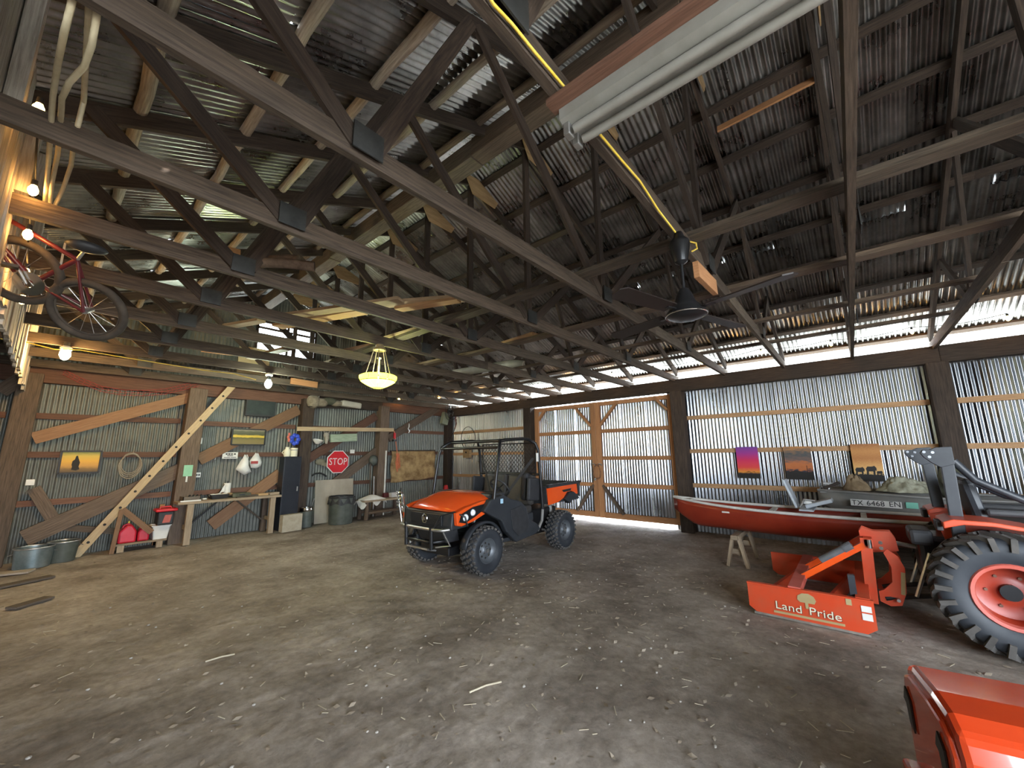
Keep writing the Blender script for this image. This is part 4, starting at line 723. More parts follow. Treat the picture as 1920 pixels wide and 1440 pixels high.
X0,X1 = at(283,1005,1,ya+.05).x, at(317,1005,1,ya+.05).x; open_box('white_bin', 'grey white plastic bin under a red lidded tool box', 'bin', X0, X1, ya+.02, ya+.36, zs, zs+.24, 'white_paint', taper=.03, rim='white_paint')
zq = zs+.25; ya -= .12; t = thing('tool_box', 'black tool box with a red lid stacked on the white bin', 'tool box', ((X0+X1)/2+.03, ya+.19, zq))
MB().box(((X0+X1)/2+.03, ya+.19, zq+.13), (X1-X0-.03,.28,.24)).build('body', 'black_plastic', t, bevel=.02); MB().box(((X0+X1)/2+.03, ya+.19, zq+.275), (X1-X0+.06,.34,.05)).build('lid', 'red_paint', t, bevel=.02); MB().tube([((X0+X1)/2-.06,ya+.19,zq+.29),((X0+X1)/2-.04,ya+.19,zq+.33),((X0+X1)/2+.10,ya+.19,zq+.33),((X0+X1)/2+.12,ya+.19,zq+.29)], .012, 6).build('handle', 'red_paint', t)
MB().prism([(-.06,-.07),(.05,-.07),(.07,.07),(-.03,.07)], ((X0+X1)/2+.04, ya+.044, zq+.12), (1,0,0), (0,0,1), .004).build('emblem', 'red_pink', t)
# scrap planks on the floor at the open side
for a, b, w, lab, m_ in (((-20,1106),(98,1082),.16,'grey ridged board lying flat on the dirt by the tubs','wood_grey'),((20,1143),(92,1122),.14,'splintered grey board lying nearest the open floor','wood_grey'),((-15,1080),(60,1072),.2,'wide pale board half buried beside the tubs','wood_weather')):
    o = B(gp(*a)+V((0,0,.012)), gp(*b)+V((0,0,.014)), w, .024).build('floor_board', m_); tag(o, lab, 'board')
# red netting along the header
mat('net_red', (.30,.05,.045), rough=.8); t = thing('red_netting', 'sagging red cord netting strung along the header beam', 'netting', bw(200,735,.2))
base = [(118,696),(150,712),(190,728),(230,735),(270,736),(310,733),(340,726),(372,718)]
for o_ in range(3): MB().tube([bw(x,y+o_*5-4,.22) for x,y in base], .005, 5).build('cord', 'net_red', t)
for k in range(26):
    f = k/25*(len(base)-1.001); i = int(f); x = base[i][0]+(base[i+1][0]-base[i][0])*(f-i); y = base[i][1]+(base[i+1][1]-base[i][1])*(f-i); MB().tube([bw(x,y-5,.22), bw(x+5,y+1,.225), bw(x-1,y+7,.22)], .004, 4).build('mesh_cord', 'net_red', t)
# beige board panel inside the gable
X0,X1,z0,z1 = bx(446,652,505,702,.05); mat('beige_board', (.50,.40,.22), (.62,.52,.32), scale=2, rough=.8); o = panelY(MB(), X0, X1, max(z0,3.24), z1, YB-.06, .02).build('gable_panel', 'beige_board'); tag(o, 'beige board panel fixed in the gable below the window', 'panel')
# ================================================================= UTILITY VEHICLE (drives toward -X)
UC = 4.685; UF, UR = 4.10, 6.03
uv = thing('utility_vehicle', 'orange and black two seat utility vehicle with knobby tires', 'utility vehicle', (5.05, UC, 0))
mat('lens', (.85,.87,.88), rough=.08, coat=1); mat('sticker_blue', (.35,.55,.68), rough=.5)
mat('body_black', (.020,.023,.027), (.034,.037,.041), scale=5, rough=.42); mat('rim_grey', (.085,.095,.105), (.14,.15,.16), scale=6, rough=.45, metal=.4); mat('tire_side', (.018,.021,.026), (.032,.036,.042), scale=5, rough=.55)
def uwheel(X, Y, sgn, R=.3175, W=.125):
    c = V((X, Y, R)); ax = V((0, sgn, 0))
    tire = MB().lathe([(.165,-W*.78),(.20,-W*.95),(.25,-W),(R*.90,-W*.92),(R*.965,-W*.66),(R*.965,W*.66),(R*.90,W*.92),(.25,W),(.20,W*.95),(.165,W*.78),(.16,0)], c, ax, 40, close=True).build('wheel', 'tire_side', uv, smooth=50)
    kn = MB(); n = 26
    for k in range(n):
        for row, (off, w, dep) in enumerate(((-W*.83,.050,.026),(-W*.36,.060,.034),(W*.12,.060,.034),(W*.50,.055,.032),(W*.86,.048,.026))):
            a = 2*math.pi*(k+(.5 if row % 2 else 0)+.12*row)/n; er = V((math.cos(a),0,math.sin(a))); et = V((-math.sin(a),0,math.cos(a))); r = R-.008 if abs(off) < W*.7 else R-.024
            p = c+ax*off+er*(r-.012); sk = (et*.9+ax*(.5 if row % 2 else -.5)).normalized()
            kn.bar(p, p+er*.026, .042, .034, up=sk)
    kn.build('tread', 'rubber_dust', tire)
    o = MB().lathe([(.165,.06),(.172,.095),(.160,.10),(.150,.07),(.115,.045),(.07,.055),(.05,.075),(0,.078)], c, ax, 32).build('rim', 'rim_grey', tire, smooth=40)
    for k in range(8): a = k*2*math.pi/8; MB().cyl(c+ax*.045+V((math.cos(a),0,math.sin(a)))*.095, c+ax*.052+V((math.cos(a),0,math.sin(a)))*.095, .016, n=8).build('rim_hole', 'ink', tire)
    for k in range(4): a = k*math.pi/2+.4; MB().cyl(c+ax*.06+V((math.cos(a),0,math.sin(a)))*.055, c+ax*.088+V((math.cos(a),0,math.sin(a)))*.055, .009, n=6).build('lug_nut', 'chrome', tire)
    MB().cyl(c+ax*.07, c+ax*.10, .03, .024).build('hub_cap', 'steel', tire)
for X in (UF, UR):
    for sg in (-1, 1): uwheel(X, UC+sg*.625, sg)
# hood
def hood(u, v):
    s = 2*v-1; w = .50+.11*u; X = 3.60+.82*u
    zt = .865+.20*min(1,u/.55)**.65 - .025*max(0,u-.7); zs = .845+.14*u**.8
    k = abs(s)**3.2; X += .10*(1-u)*k
    return (X, UC+w*s, zt*(1-k)+zs*k)
MB().grid(hood, 18, 25).build('hood', 'orange', uv, smooth=45, solid=.02)
# orange cheek around each headlight
for sg in (-1,1):
    P = [(3.62,.855),(3.80,.91),(4.10,.965),(4.42,.995),(4.37,.90),(4.24,.81),(3.95,.715),(3.72,.675),(3.64,.69)]
    ck = MB().prism(P, (0, UC+sg*.615, 0), (1,0,0), (0,0,1), .07*sg).build('headlight_cheek', 'orange', uv, bevel=.012)
    MB().prism([(3.66,.735),(3.70,.835),(3.90,.905),(4.20,.935),(4.12,.85),(3.95,.775),(3.76,.712)], (0, UC+sg*.622, 0), (1,0,0), (0,0,1), -.008*sg).build('headlight_recess', 'black_metal', ck)
    for xx, zz, r in ((3.765,.785,.045),(3.90,.835,.042)):
        MB().lathe([(0,.03),(r*.6,.028),(r,.012),(r*1.05,0)], (xx,UC+sg*.625,zz), (-.35,sg,.1), 18).build('headlight', 'lens', ck, smooth=50); MB().tube([V((xx,UC+sg*.628,zz))+V((math.cos(a)*r*1.15,0,math.sin(a)*r*1.15)) for a in [k*2*math.pi/18 for k in range(18)]], .008, 6, closed=True).build('headlight_bezel', 'black_plastic', ck)
# front fascia, grille, emblem
MB().prism([(3.50,.62),(3.49,.68),(3.51,.85),(3.78,.85),(3.80,.64)], (0, UC-.53, 0), (1,0,0), (0,0,1), -1.06).build('fascia', 'body_black', uv, bevel=.02); MB().prism([(3.62,.42),(3.53,.60),(3.53,.66),(3.80,.66),(3.86,.42)], (0, UC-.30, 0), (1,0,0), (0,0,1), -.60).build('lower_fascia', 'black_plastic', uv, bevel=.02)
gl = MB().box((3.482,UC,.745), (.02,.70,.16)).build('grille', 'black_metal', uv, bevel=.01)
for k in range(9): MB().box((3.470,UC,.68+k*.0165), (.008,.66,.006)).build('grille_bar', 'body_black', gl)
MB().tube([(3.463,UC+.055*math.cos(a),.745+.055*math.sin(a)) for a in [k*2*math.pi/20 for k in range(20)]], .009, 6, closed=True).build('emblem_ring', 'chrome', gl); MB().prism([(-.03,-.03),(-.008,-.03),(-.008,-.006),(.025,-.03),(.035,-.02),(.005,0),(.035,.02),(.025,.03),(-.008,.006),(-.008,.03),(-.03,.03)], (3.464,UC,.745), (0,-1,0), (0,0,1), .008).build('emblem', 'chrome', gl)
# fenders and cowl
for sg in (-1,1):
    Y0 = UC+sg*.62
    def fend(u, v):
        a = math.radians(168-150*u); r = .372+.01*math.sin(math.pi*u); return (UF+r*math.cos(a)*1.0+.02, Y0+sg*(.12*v-.08), .30+r*math.sin(a)*(1.0 if u < .75 else 1.0))
    MB().grid(fend, 14, 4).build('front_fender', 'body_black', uv, smooth=60, solid=.03)
    MB().prism([(4.18,.98),(4.46,1.03),(4.62,.96),(4.86,.90),(5.00,.80),(5.06,.62),(5.26,.52),(5.36,.43),(5.20,.36),(4.74,.32),(4.52,.50),(4.42,.66),(4.20,.76),(4.05,.84)], (0, UC+sg*.60, 0), (1,0,0), (0,0,1), -.10*sg).build('side_panel', 'body_black', uv, bevel=.02)
    MB().prism([(4.60,.80),(4.85,.84),(4.98,.72),(5.03,.58),(5.0,.45),(4.78,.40),(4.64,.52)], (0, UC+sg*.70, 0), (1,0,0), (0,0,1), -.014*sg).build('door_panel', 'black_plastic', uv, bevel=.006)
MB().box((4.40,UC,1.00), (.26,1.22,.10)).build('cowl', 'body_black', uv, bevel=.03); MB().box((4.56,UC,.92), (.16,1.14,.26)).build('dashboard', 'black_plastic', uv, bevel=.03)
MB().prism([(-.028,-.032),(.028,-.032),(.028,.032),(-.028,.032)], (4.40, UC-.712, .945), (1,0,0), (0,0,1), .006).build('sticker', 'sticker_blue', uv)
for yy, r in ((UC-.33,.15),): 
    ax = V((.75,0,.65)).normalized(); c = V((4.78,yy,1.10)); a_ = V((0,1,0)); b_ = ax.cross(a_)
    sw = MB().tube([c+(a_*math.cos(a)+b_*math.sin(a))*.17 for a in [k*2*math.pi/24 for k in range(24)]], .015, 8, closed=True).build('steering_wheel', 'black_plastic', uv, smooth=60)
    for k in range(3): a = k*2*math.pi/3+.5; MB().tube([c-ax*.02, c+(a_*math.cos(a)+b_*math.sin(a))*.165], .010, 6).build('spoke', 'black_metal', sw)
    MB().cyl(c-ax*.02, c-ax*.22, .022).build('column', 'black_metal', sw)
# floor, tub, frame
MB().box((4.95,UC,.36), (.80,1.18,.05)).build('floor_pan', 'body_black', uv); MB().box((5.0,UC,.30), (2.5,.62,.12)).build('chassis', 'black_metal', uv, bevel=.02); MB().box((5.90,UC,.50), (.80,.72,.34)).build('engine', 'black_metal', uv, bevel=.03)
for X in (UF,UR):
    MB().cyl((X,UC-.54,.3175),(X,UC+.54,.3175),.035).build('axle', 'black_metal', uv)
    for sg in (-1,1):
        MB().tube([(X-.15,UC+sg*.25,.30),(X,UC+sg*.52,.28),(X+.15,UC+sg*.25,.30)], .018, 7).build('control_arm', 'steel', uv); MB().tube([(X+.06,UC+sg*.40,.34),(X+.10,UC+sg*.34,.68)], .035, 10).build('shock', 'steel', uv)
# seats
mat('seat_vinyl', (.022,.021,.020), (.055,.05,.045), scale=6, rough=.42)
MB().box((5.10,UC,.52), (.52,1.10,.30)).build('seat_box', 'body_black', uv, bevel=.02)
for yy in (UC-.29, UC+.29):
    MB().box((5.08,yy,.73), (.50,.54,.14)).build('seat_cushion', 'seat_vinyl', uv, bevel=.05); MB().box((5.36,yy,1.03), (.13,.54,.50), ry=.14).build('seat_back', 'seat_vinyl', uv, bevel=.05)
for yy in (UC-.64, UC+.64): MB().box((5.25,yy,1.05), (.30,.06,.36), ry=.1).build('side_bolster', 'black_plastic', uv, bevel=.04)
MB().box((5.30,UC-.45,1.08),(.16,.12,.44), ry=.1).build('headrest_pod', 'black_plastic', uv, bevel=.04)
# roll cage
for sg in (-1,1):
    y0, y1 = UC+sg*.69, UC+sg*.60
    MB().tube([(4.26,y0,.98),(4.31,y0,1.30),(4.37,y0,1.64),(4.41,y0-sg*.02,1.74),(4.50,y1,1.815),(4.62,y1,1.835),(5.05,y1,1.865),(5.20,y1,1.855),(5.29,y0-sg*.02,1.79),(5.34,y0,1.68),(5.38,y0,1.30),(5.43,y0,.72)], .026, 10).build('cage_rail', 'black_metal', uv, smooth=60)
    MB().tube([(5.43,y0,.74),(5.40,y0,.55),(5.30,y0-sg*.02,.40)], .024, 8).build('cage_foot', 'steel', uv)
for p, q in (((4.55,UC-.60,1.82),(4.55,UC+.60,1.82)),((4.40,UC-.66,1.72),(4.40,UC+.66,1.72)),((5.14,UC-.60,1.86),(5.14,UC+.60,1.86)),((5.38,UC-.69,1.28),(5.38,UC+.69,1.28))): MB().cyl(p, q, .022, n=10).build('cage_crossbar', 'black_metal', uv, smooth=50)
ms = MB(); Y0, Y1, Z0, Z1 = UC-.62, UC+.62, 1.30, 1.80; st = .075
k = -8
while k*st < (Y1-Y0)+.6:
    for sg in (1,-1):
        pts = []
        for tt in (0, 1):
            z = Z0+(Z1-Z0)*tt; y_ = Y0+k*st+(sg*(z-Z0) if sg > 0 else (Z1-Z0)-(z-Z0)); pts.append((y_, z))
        (ya, za), (yb, zb_) = pts
        def clip(y, z, y2, z2):
            for lim, lo in ((Y0,True),(Y1,False)):
                if (y < lim) if lo else (y > lim):
                    f = (lim-y)/(y2-y) if y2 != y else 0; y, z = lim, z+(z2-z)*f
            return y, z
        if max(ya,yb) > Y0+.01 and min(ya,yb) < Y1-.01:
            a, b = clip(ya,za,yb,zb_), clip(yb,zb_,ya,za); ms.bar((5.36,a[0],a[1]),(5.36,b[0],b[1]),.006,.006,up=(1,0,0))
    k += 1
o = ms.build('rear_screen', 'black_metal', uv); o['kind'] = 'stuff'
for p, q in (((5.36,Y0,Z0),(5.36,Y1,Z0)),((5.36,Y0,Z1),(5.36,Y1,Z1)),((5.36,Y0,Z0),(5.36,Y0,Z1)),((5.36,Y1,Z0),(5.36,Y1,Z1))): MB().cyl(p, q, .010, n=8).build('screen_frame', 'black_metal', uv)
MB().box((5.30,UC-.70,1.56),(.05,.012,.14)).build('white_label', 'white_paint', uv)
for sg in (-1,1): B((5.33,UC+sg*.60,1.55),(5.05,UC+sg*.08,.82),.045,.006,up=(1,0,.3)).build('seat_belt', 'black_plastic', uv)
# cargo bed
for sg in (-1,1):
    sd = MB().prism([(5.56,1.04),(6.50,1.075),(6.53,.88),(6.44,.885),(6.33,.945),(6.18,.94),(6.04,.84),(5.88,.79),(5.60,.765)], (0, UC+sg*.70, 0), (1,0,0), (0,0,1), .03*sg).build('bed_side', 'orange', uv, bevel=.008)
    MB().prism([(6.00,.985),(6.30,.998),(6.28,.955),(6.05,.945)], (0, UC+sg*.702, 0), (1,0,0), (0,0,1), -.004*sg).build('decal', 'ink', sd)
    B((5.56,UC+sg*.70,1.075),(6.58,UC+sg*.70,1.095),.06,.05).build('bed_rail', 'black_plastic', uv); MB().prism([(6.02,.83),(6.18,.93),(6.33,.935),(6.46,.87),(6.52,.80),(6.30,.80),(6.20,.74)], (0, UC+sg*.64, 0), (1,0,0), (0,0,1), -.10*sg).build('bed_flare', 'body_black', uv, bevel=.01)
MB().box((6.06,UC,.80),(1.0,1.36,.04)).build('bed_floor', 'black_plastic', uv); MB().box((5.57,UC,.93),(.04,1.36,.28)).build('bed_front', 'black_plastic', uv); MB().box((6.56,UC,.97),(.05,1.44,.27)).build('tailgate', 'black_plastic', uv, bevel=.01)
for sg in (-1,1): MB().box((6.585,UC+sg*.60,.95),(.02,.06,.08)).build('tail_lamp', 'red_paint', uv)
# bull bar, skid plate, rack at the front corner
for zz, hw in ((.635,.46),(.47,.30)): MB().tube([(3.55,UC-hw-.03,zz),(3.40,UC-hw,zz),(3.365,UC-hw*.7,zz),(3.365,UC+hw*.7,zz),(3.40,UC+hw,zz),(3.55,UC+hw+.03,zz)], .021, 9).build('bumper_bar', 'steel' if zz > .5 else 'black_metal', uv, smooth=60)
for sg in (-1,1):
    MB().tube([(3.37,UC+sg*.28,.38),(3.36,UC+sg*.28,.66)], .026, 8).build('bumper_post', 'black_metal', uv); MB().tube([(3.365,UC+sg*.33,.66),(3.42,UC+sg*.40,.82),(3.52,UC+sg*.56,.865),(3.62,UC+sg*.665,.80),(3.66,UC+sg*.67,.68)], .012, 7).build('brush_guard', 'black_metal', uv, smooth=60)
    MB().tube([(3.40,UC+sg*.45,.655),(3.55,UC+sg*.45,.42),(3.44,UC+sg*.28,.40)], .012, 7).build('bumper_brace', 'steel', uv)
MB().box((3.42,UC,.36),(.16,.46,.02), ry=.25).build('skid_plate', 'steel', uv)
rk = V((3.52,UC+.62,.60)); t_ = MB().tube([rk, rk+V((-.02,.05,.28)), rk+V((-.02,.10,.46))], .012, 7).build('front_rack', 'chrome', uv, smooth=60); MB().tube([rk+V((.04,-.12,0)), rk+V((.0,-.04,.26)), rk+V((-.02,-.02,.44))], .012, 7).build('rack_leg', 'chrome', t_)
for k in range(5): MB().tube([rk+V((-.02,-.04+.01*k,.26+.05*k)), rk+V((-.02,.12+.005*k,.27+.05*k))], .008, 6).build('rack_bar', 'chrome', t_)
for s_ in (-.03,.05): MB().tube([rk+V((-.03,s_,.24)), rk+V((-.03,s_+.04,.50))], .008, 6).build('rack_rod', 'chrome', t_)
MB().lathe([(0,.0),(.05,.0),(.055,.04),(.02,.09),(0,.09)], rk+V((.03,-.05,.20)), (-.5,0,.8), 14).build('spot_lamp', 'chrome', t_, smooth=50)

for ch in list(uv.children):
    if ch.name.split('.')[0] in ('fascia','lower_fascia','grille','bumper_bar','bumper_post','brush_guard','bumper_brace','skid_plate','front_rack'): ch.location.x += .11
# ================================================================= TRACTOR (rear toward +Y), SCRAPER, CANOE, BOAT, MOWER
TCX, TAY, TR_ = 5.65, -.815, .468
tr = thing('tractor', 'compact orange farm tractor with lugged rear tires and folded roll bar', 'tractor', (TCX, -1.5, 0))
mat('rim_orange', (.26,.024,.009), (.33,.036,.014), scale=4, rough=.35); mat('rops_grey', (.020,.023,.028), (.034,.038,.044), scale=6, rough=.45); mat('tractor_orange', (.52,.065,.025), (.58,.09,.04), scale=4, rough=.33)
def twheel(X0, X1, Y, R, sg, rr, name, nl):
    W = (X1-X0)/2; c = V(((X0+X1)/2, Y, R)); ax = V((sg,0,0))
    w = MB().lathe([(rr,-W*.75),(rr*1.15,-W*.92),(R*.75,-W),(R*.88,-W*.92),(R*.925,-W*.75),(R*.935,0),(R*.925,W*.75),(R*.88,W*.92),(R*.75,W),(rr*1.15,W*.92),(rr,W*.75),(rr*.98,0)], c, ax, 48, close=True).build(name, 'tire_side', tr, smooth=45)
    lg = MB()
    for k in range(nl):
        for s_ in (1,-1):
            a0 = 2*math.pi*(k+(.5 if s_ < 0 else 0))/nl
            prev = None
            for j in range(3):
                f0, f1 = j/3, (j+1)/3
                def P(f):
                    a = a0+f*.30*(1); off = s_*W*(.02+.98*f); r = R*(.985-.03*f-.05*max(0,f-.8)*5*.6); er = V((0,math.cos(a),math.sin(a))); return c+ax*off+er*(r-.012), er
                p, er = P(f0); q, _ = P(f1); lg.bar(p, q, .036, .05, up=er)
            # lug end running down the shoulder
            a = a0+.30; er = V((0,math.cos(a),math.sin(a))); lg.bar(c+ax*s_*W*.98+er*(R*.945), c+ax*s_*W*1.0+er*(R*.73), .036, .05, up=ax)
    lg.build('lugs', 'rubber_dust', w)
    rm = MB().lathe([(rr*1.06,W*.80),(rr*1.02,W*.90),(rr*.92,W*.86),(rr*.88,W*.60)], c, ax, 40).build('rim', 'red_pink', w, smooth=45)
    MB().lathe([(rr*.90,W*.62),(rr*.84,-W*.25),(rr*.50,-W*.45),(rr*.40,-W*.40),(0,-W*.40)], c, ax, 40).build('rim_disc', 'rim_orange', w, smooth=45)
    for k in range(6): a = k*math.pi/3; MB().cyl(c+ax*(-W*.45)+V((0,math.cos(a),math.sin(a)))*rr*.55, c+ax*(-W*.32)+V((0,math.cos(a),math.sin(a)))*rr*.55, .012, n=6).build('lug_nut', 'steel_rust', w)
    MB().cyl(c-ax*W*.42, c-ax*W*.15, rr*.26, n=18).build('hub', 'black_metal', w)
    MB().cyl(c+ax*W*.84+V((0,math.cos(2.6),math.sin(2.6)))*rr*.95, c+ax*W*.92+V((0,math.cos(2.6),math.sin(2.6)))*rr*.95, .014, n=8).build('valve', 'ink', w)
twheel(4.95, 5.26, TAY, TR_, -1, .235, 'rear_wheel', 23); twheel(6.04, 6.35, TAY, TR_, 1, .235, 'rear_wheel', 23)
twheel(5.06, 5.24, -2.50, .29, -1, .15, 'front_wheel', 13); twheel(6.06, 6.24, -2.50, .29, 1, .15, 'front_wheel', 13)
MB().cyl((5.20,TAY,TR_),(6.10,TAY,TR_),.075).build('rear_axle', 'black_metal', tr); MB().cyl((5.2,-2.5,.29),(6.1,-2.5,.29),.045).build('front_axle', 'black_metal', tr)
MB().box((TCX,-1.35,.52),(.40,1.75,.36)).build('transmission', 'black_metal', tr, bevel=.03); MB().box((TCX,-.52,.60),(.46,.34,.42)).build('rear_housing', 'black_metal', tr, bevel=.04); MB().box((TCX-.12,-.38,.80),(.36,.16,.14)).build('lift_cover', 'black_plastic', tr, bevel=.03)
def fprof(off): return [(-.50,.945),(-.50,1.00),(-.56,1.025),(-.78,1.02),(-1.00,.985),(-1.20,.90),(-1.33,.78),(-1.38,.66),(-1.35,.66),(-1.30,.77),(-1.18,.87),(-.99,.955),(-.78,.985),(-.62,.985),(-.54,.96)]
for xa, xb in ((4.99,5.43),(5.87,6.31)):
    f = MB().prism(fprof(0), (xa, 0, 0), (0,1,0), (0,0,1), xb-xa).build('fender', 'tractor_orange', tr, bevel=.008)
    xi = xb-.02 if xa < 5.5 else xa; MB().prism([(-.50,.96),(-.62,1.0),(-.99,.96),(-1.20,.88),(-1.34,.70),(-1.30,.50),(-1.0,.46),(-.60,.50)], (xi,0,0), (0,1,0), (0,0,1), .02).build('fender_skirt', 'tractor_orange', f)
    MB().box(((xa+xb)/2-.05, -.485, .955), (.16,.04,.08)).build('tail_lamp_box', 'black_plastic', f, bevel=.006)
for xx, dy in ((5.30,-.075), (6.02,-.02)):
    u = B((xx,-.61,.62),(xx,-.555+dy,1.50), .085, .055, up=(1,0,0)).build('roll_bar_upright', 'rops_grey', tr, bevel=.006)
    hd_ = MB().prism([(-.60,1.47),(-.51,1.44),(-.46,1.48),(-.415,1.53),(-.395,1.57),(-.415,1.60),(-.46,1.60),(-.50,1.62),(-.60,1.625)], (xx-.035,dy,0), (0,1,0), (0,0,1), .07).build('roll_bar_bracket', 'rops_grey', tr, bevel=.004)
    for yy, zz in ((-.42,1.58),(-.45,1.535),(-.475,1.575)): MB().cyl((xx-.036,yy+dy,zz),(xx-.040,yy+dy,zz),.012,n=10).build('bolt_hole', 'galv_wall', hd_)
    B((xx,-.62,.66),(xx,-.72,.50),.12,.05,up=(1,0,0)).build('roll_bar_foot', 'rops_grey', tr)
MB().tube([(5.30,-.67,1.50),(5.31,-.78,1.33),(5.32,-1.05,1.16),(5.36,-1.35,1.10),(5.5,-1.42,1.10),(5.8,-1.42,1.10),(5.94,-1.35,1.10),(6.0,-1.05,1.16),(6.01,-.75,1.35),(6.02,-.63,1.52)], .032, 9).build('folded_hoop', 'rops_grey', tr, smooth=60)
MB().box((TCX,-.98,.93),(.46,.42,.12)).build('seat', 'black_plastic', tr, bevel=.04); MB().box((TCX,-.77,1.14),(.46,.09,.40), rx=-.15).build('seat_back', 'rops_grey', tr, bevel=.06); 
for xx in (TCX-.27,TCX+.27): MB().box((xx,-.98,1.06),(.06,.34,.06)).build('armrest', 'black_plastic', tr, bevel=.02)
MB().box((TCX,-1.55,.72),(.9,.65,.05)).build('platform', 'black_plastic', tr); MB().box((TCX,-1.80,.98),(.46,.24,.44)).build('console', 'black_plastic', tr, bevel=.03)
c = V((TCX,-1.52,1.22)); ax = V((0,.5,.85)).normalized(); MB().tube([c+(V((1,0,0))*math.cos(a)+ax.cross(V((1,0,0)))*math.sin(a))*.18 for a in [k*2*math.pi/24 for k in range(24)]], .014, 7, closed=True).build('steering_wheel', 'black_plastic', tr, smooth=60); MB().cyl(c, c-ax*.25, .02).build('steering_column', 'black_metal', tr)
MB().grid(lambda u, v: (TCX+.26*(2*v-1)*(1-.12*u), -1.85-1.15*u, .62+(.56-.12*u)*(1-abs(2*v-1)**4)), 10, 17).build('hood', 'tractor_orange', tr, smooth=50, solid=.02); MB().box((TCX,-2.45,.62),(.44,1.1,.30)).build('engine', 'black_metal', tr, bevel=.03); MB().box((TCX,-3.0,.80),(.42,.04,.36)).build('grille', 'black_plastic', tr)
for xx in (5.42,5.88):
    MB().tube([(xx,-.62,.34),(xx+(.02 if xx < 5.6 else -.02),-.20,.24),(xx,-.06,.20)], .022, 8).build('lower_link', 'black_metal', tr); MB().tube([(xx,-.42,.66),(xx,-.28,.26)], .016, 7).build('lift_rod', 'steel', tr)
MB().tube([(TCX,-.40,.66),(TCX,-.02,.71)], .02, 8).build('top_link', 'steel', tr)
# ---- grading scraper behind the tractor
sc = thing('grading_scraper', 'orange tractor grading scraper with side plates and hitch mast', 'scraper', (5.66, .45, 0)); mat('steel_worn', (.25,.23,.20), (.42,.40,.36), scale=9, rough=.5, metal=.7)
mat('decal_tan', (.36,.28,.13), (.42,.33,.17), scale=6, rough=.6)
def sideplate(X, sg):
    pl = MB().prism([(1.0,.285),(1.0,.065),(.94,.02),(.10,.02),(.03,.07),(.03,.30)], (X,0,0), (0,1,0), (0,0,1), .014).build('side_plate', 'orange_dirty', sc)
    B((X+.007,1.0,.285),(X+.007,.03,.30),.05,.012).build('top_flange', 'orange_dirty', pl); B((X+.007,.96,.010),(X+.007,.08,.010),.022,.02).build('skid_shoe', 'steel_worn', pl); return pl
pn = sideplate(4.87, 1); pf = sideplate(6.44, -1)
for wd, yy in (('Land',.665),('Pride',.385)): text_mesh(wd, .098, frame4((4.866,yy-.004,.112),(0,-1,-.02),(0,-.02,1)), 'ink', 'lettering_shadow', pn, .0008, 1.15); text_mesh(wd, .098, frame4((4.864,yy,.115),(0,-1,-.02),(0,-.02,1)), 'cream', 'lettering', pn, .001, 1.15)
MB().prism([(-.27,-.055),(.27,-.055),(.27,-.035),(-.27,-.035)], (4.868,.52,.10), (0,-1,0), (0,0,1), .002).build('decal_bar', 'decal_tan', pn)
MB().prism([(-.012,-.03),(.012,-.03),(.012,.02),(.06,.02),(.075,.05),(.06,.085),(.02,.105),(-.03,.10),(-.065,.075),(-.07,.04),(-.05,.02),(-.012,.02)], (4.868,.515,.165), (0,-1,0), (0,0,1), .003).build('tree_emblem', 'decal_tan', pn)
for zz, hh in ((.225,.05),(.16,.055)): MB().prism([(-.035,-hh/2),(.035,-hh/2),(.035,hh/2),(-.035,hh/2)], (4.868,.085,zz), (0,-1,0), (0,0,1), .003).build('warning_label', 'white_paint', pn)
MB().prism([(-.02,-.03),(.02,-.03),(.02,.03),(-.02,.03)], (4.868,.20,.265), (0,-1,0), (0,0,1), .002).build('reflector', 'decal_tan', pn)
for yy, w in ((.60,.10),(.10,.10)): B((4.88,yy,.275),(6.44,yy,.275),w,.07).build('cross_beam', 'red_pink' if yy > .3 else 'orange_dirty', sc)
for y0, y1 in ((.90,.68),(.42,.20)): B((4.90,y0,.09),(6.42,y1,.09),.03,.16).build('angled_blade', 'orange_dirty', sc); B((4.90,y0,.015),(6.42,y1,.015),.035,.03).build('cutting_edge', 'steel_worn', sc)
for xx in (5.42,5.88):
    B((xx,.04,.14),(xx,.015,.74),.09,.04,up=(1,0,0)).build('mast_post', 'orange_dirty', sc, bevel=.004)
    hp = MB().prism([(-.02,.17),(-.09,.14),(-.17,.16),(-.215,.28),(-.235,.50),(-.20,.60),(-.13,.66),(-.10,.62),(-.14,.50),(-.13,.36),(-.06,.28),(-.02,.26)], (xx-.01,0,0), (0,1,0), (0,0,1), .02).build('hitch_plate', 'orange_dirty', sc)
    MB().cyl((xx-.07,-.15,.215),(xx+.07,-.15,.215),.014).build('hitch_pin', 'steel', hp); B((xx-.013,-.19,.26),(xx-.013,-.215,.46),.006,.03,up=(0,1,0)).build('decal', 'decal_tan', hp)
    B((xx,.57,.29),(xx,.03,.68),.05,.055).build('diagonal_strut', 'orange', sc)
for xx in (5.60,5.70): MB().prism([(-.22,.62),(-.02,.58),(.05,.66),(.06,.78),(.03,.82),(-.05,.79),(-.18,.80),(-.21,.74)], (xx-.008,0,0), (0,1,0), (0,0,1), .016).build('top_clevis', 'orange_dirty', sc)
B((5.40,.0,.70),(5.90,.0,.70),.07,.07).build('mast_head', 'orange_dirty', sc, bevel=.006); MB().cyl((5.36,-.01,.74),(5.36,-.01,.66),.018).build('bolt', 'chrome', sc); MB().cyl((5.36,-.09,.72),(5.385,-.09,.72),.016).build('bolt', 'chrome', sc); MB().cyl((5.36,-.09,.67),(5.385,-.09,.67),.016).build('bolt', 'chrome', sc)
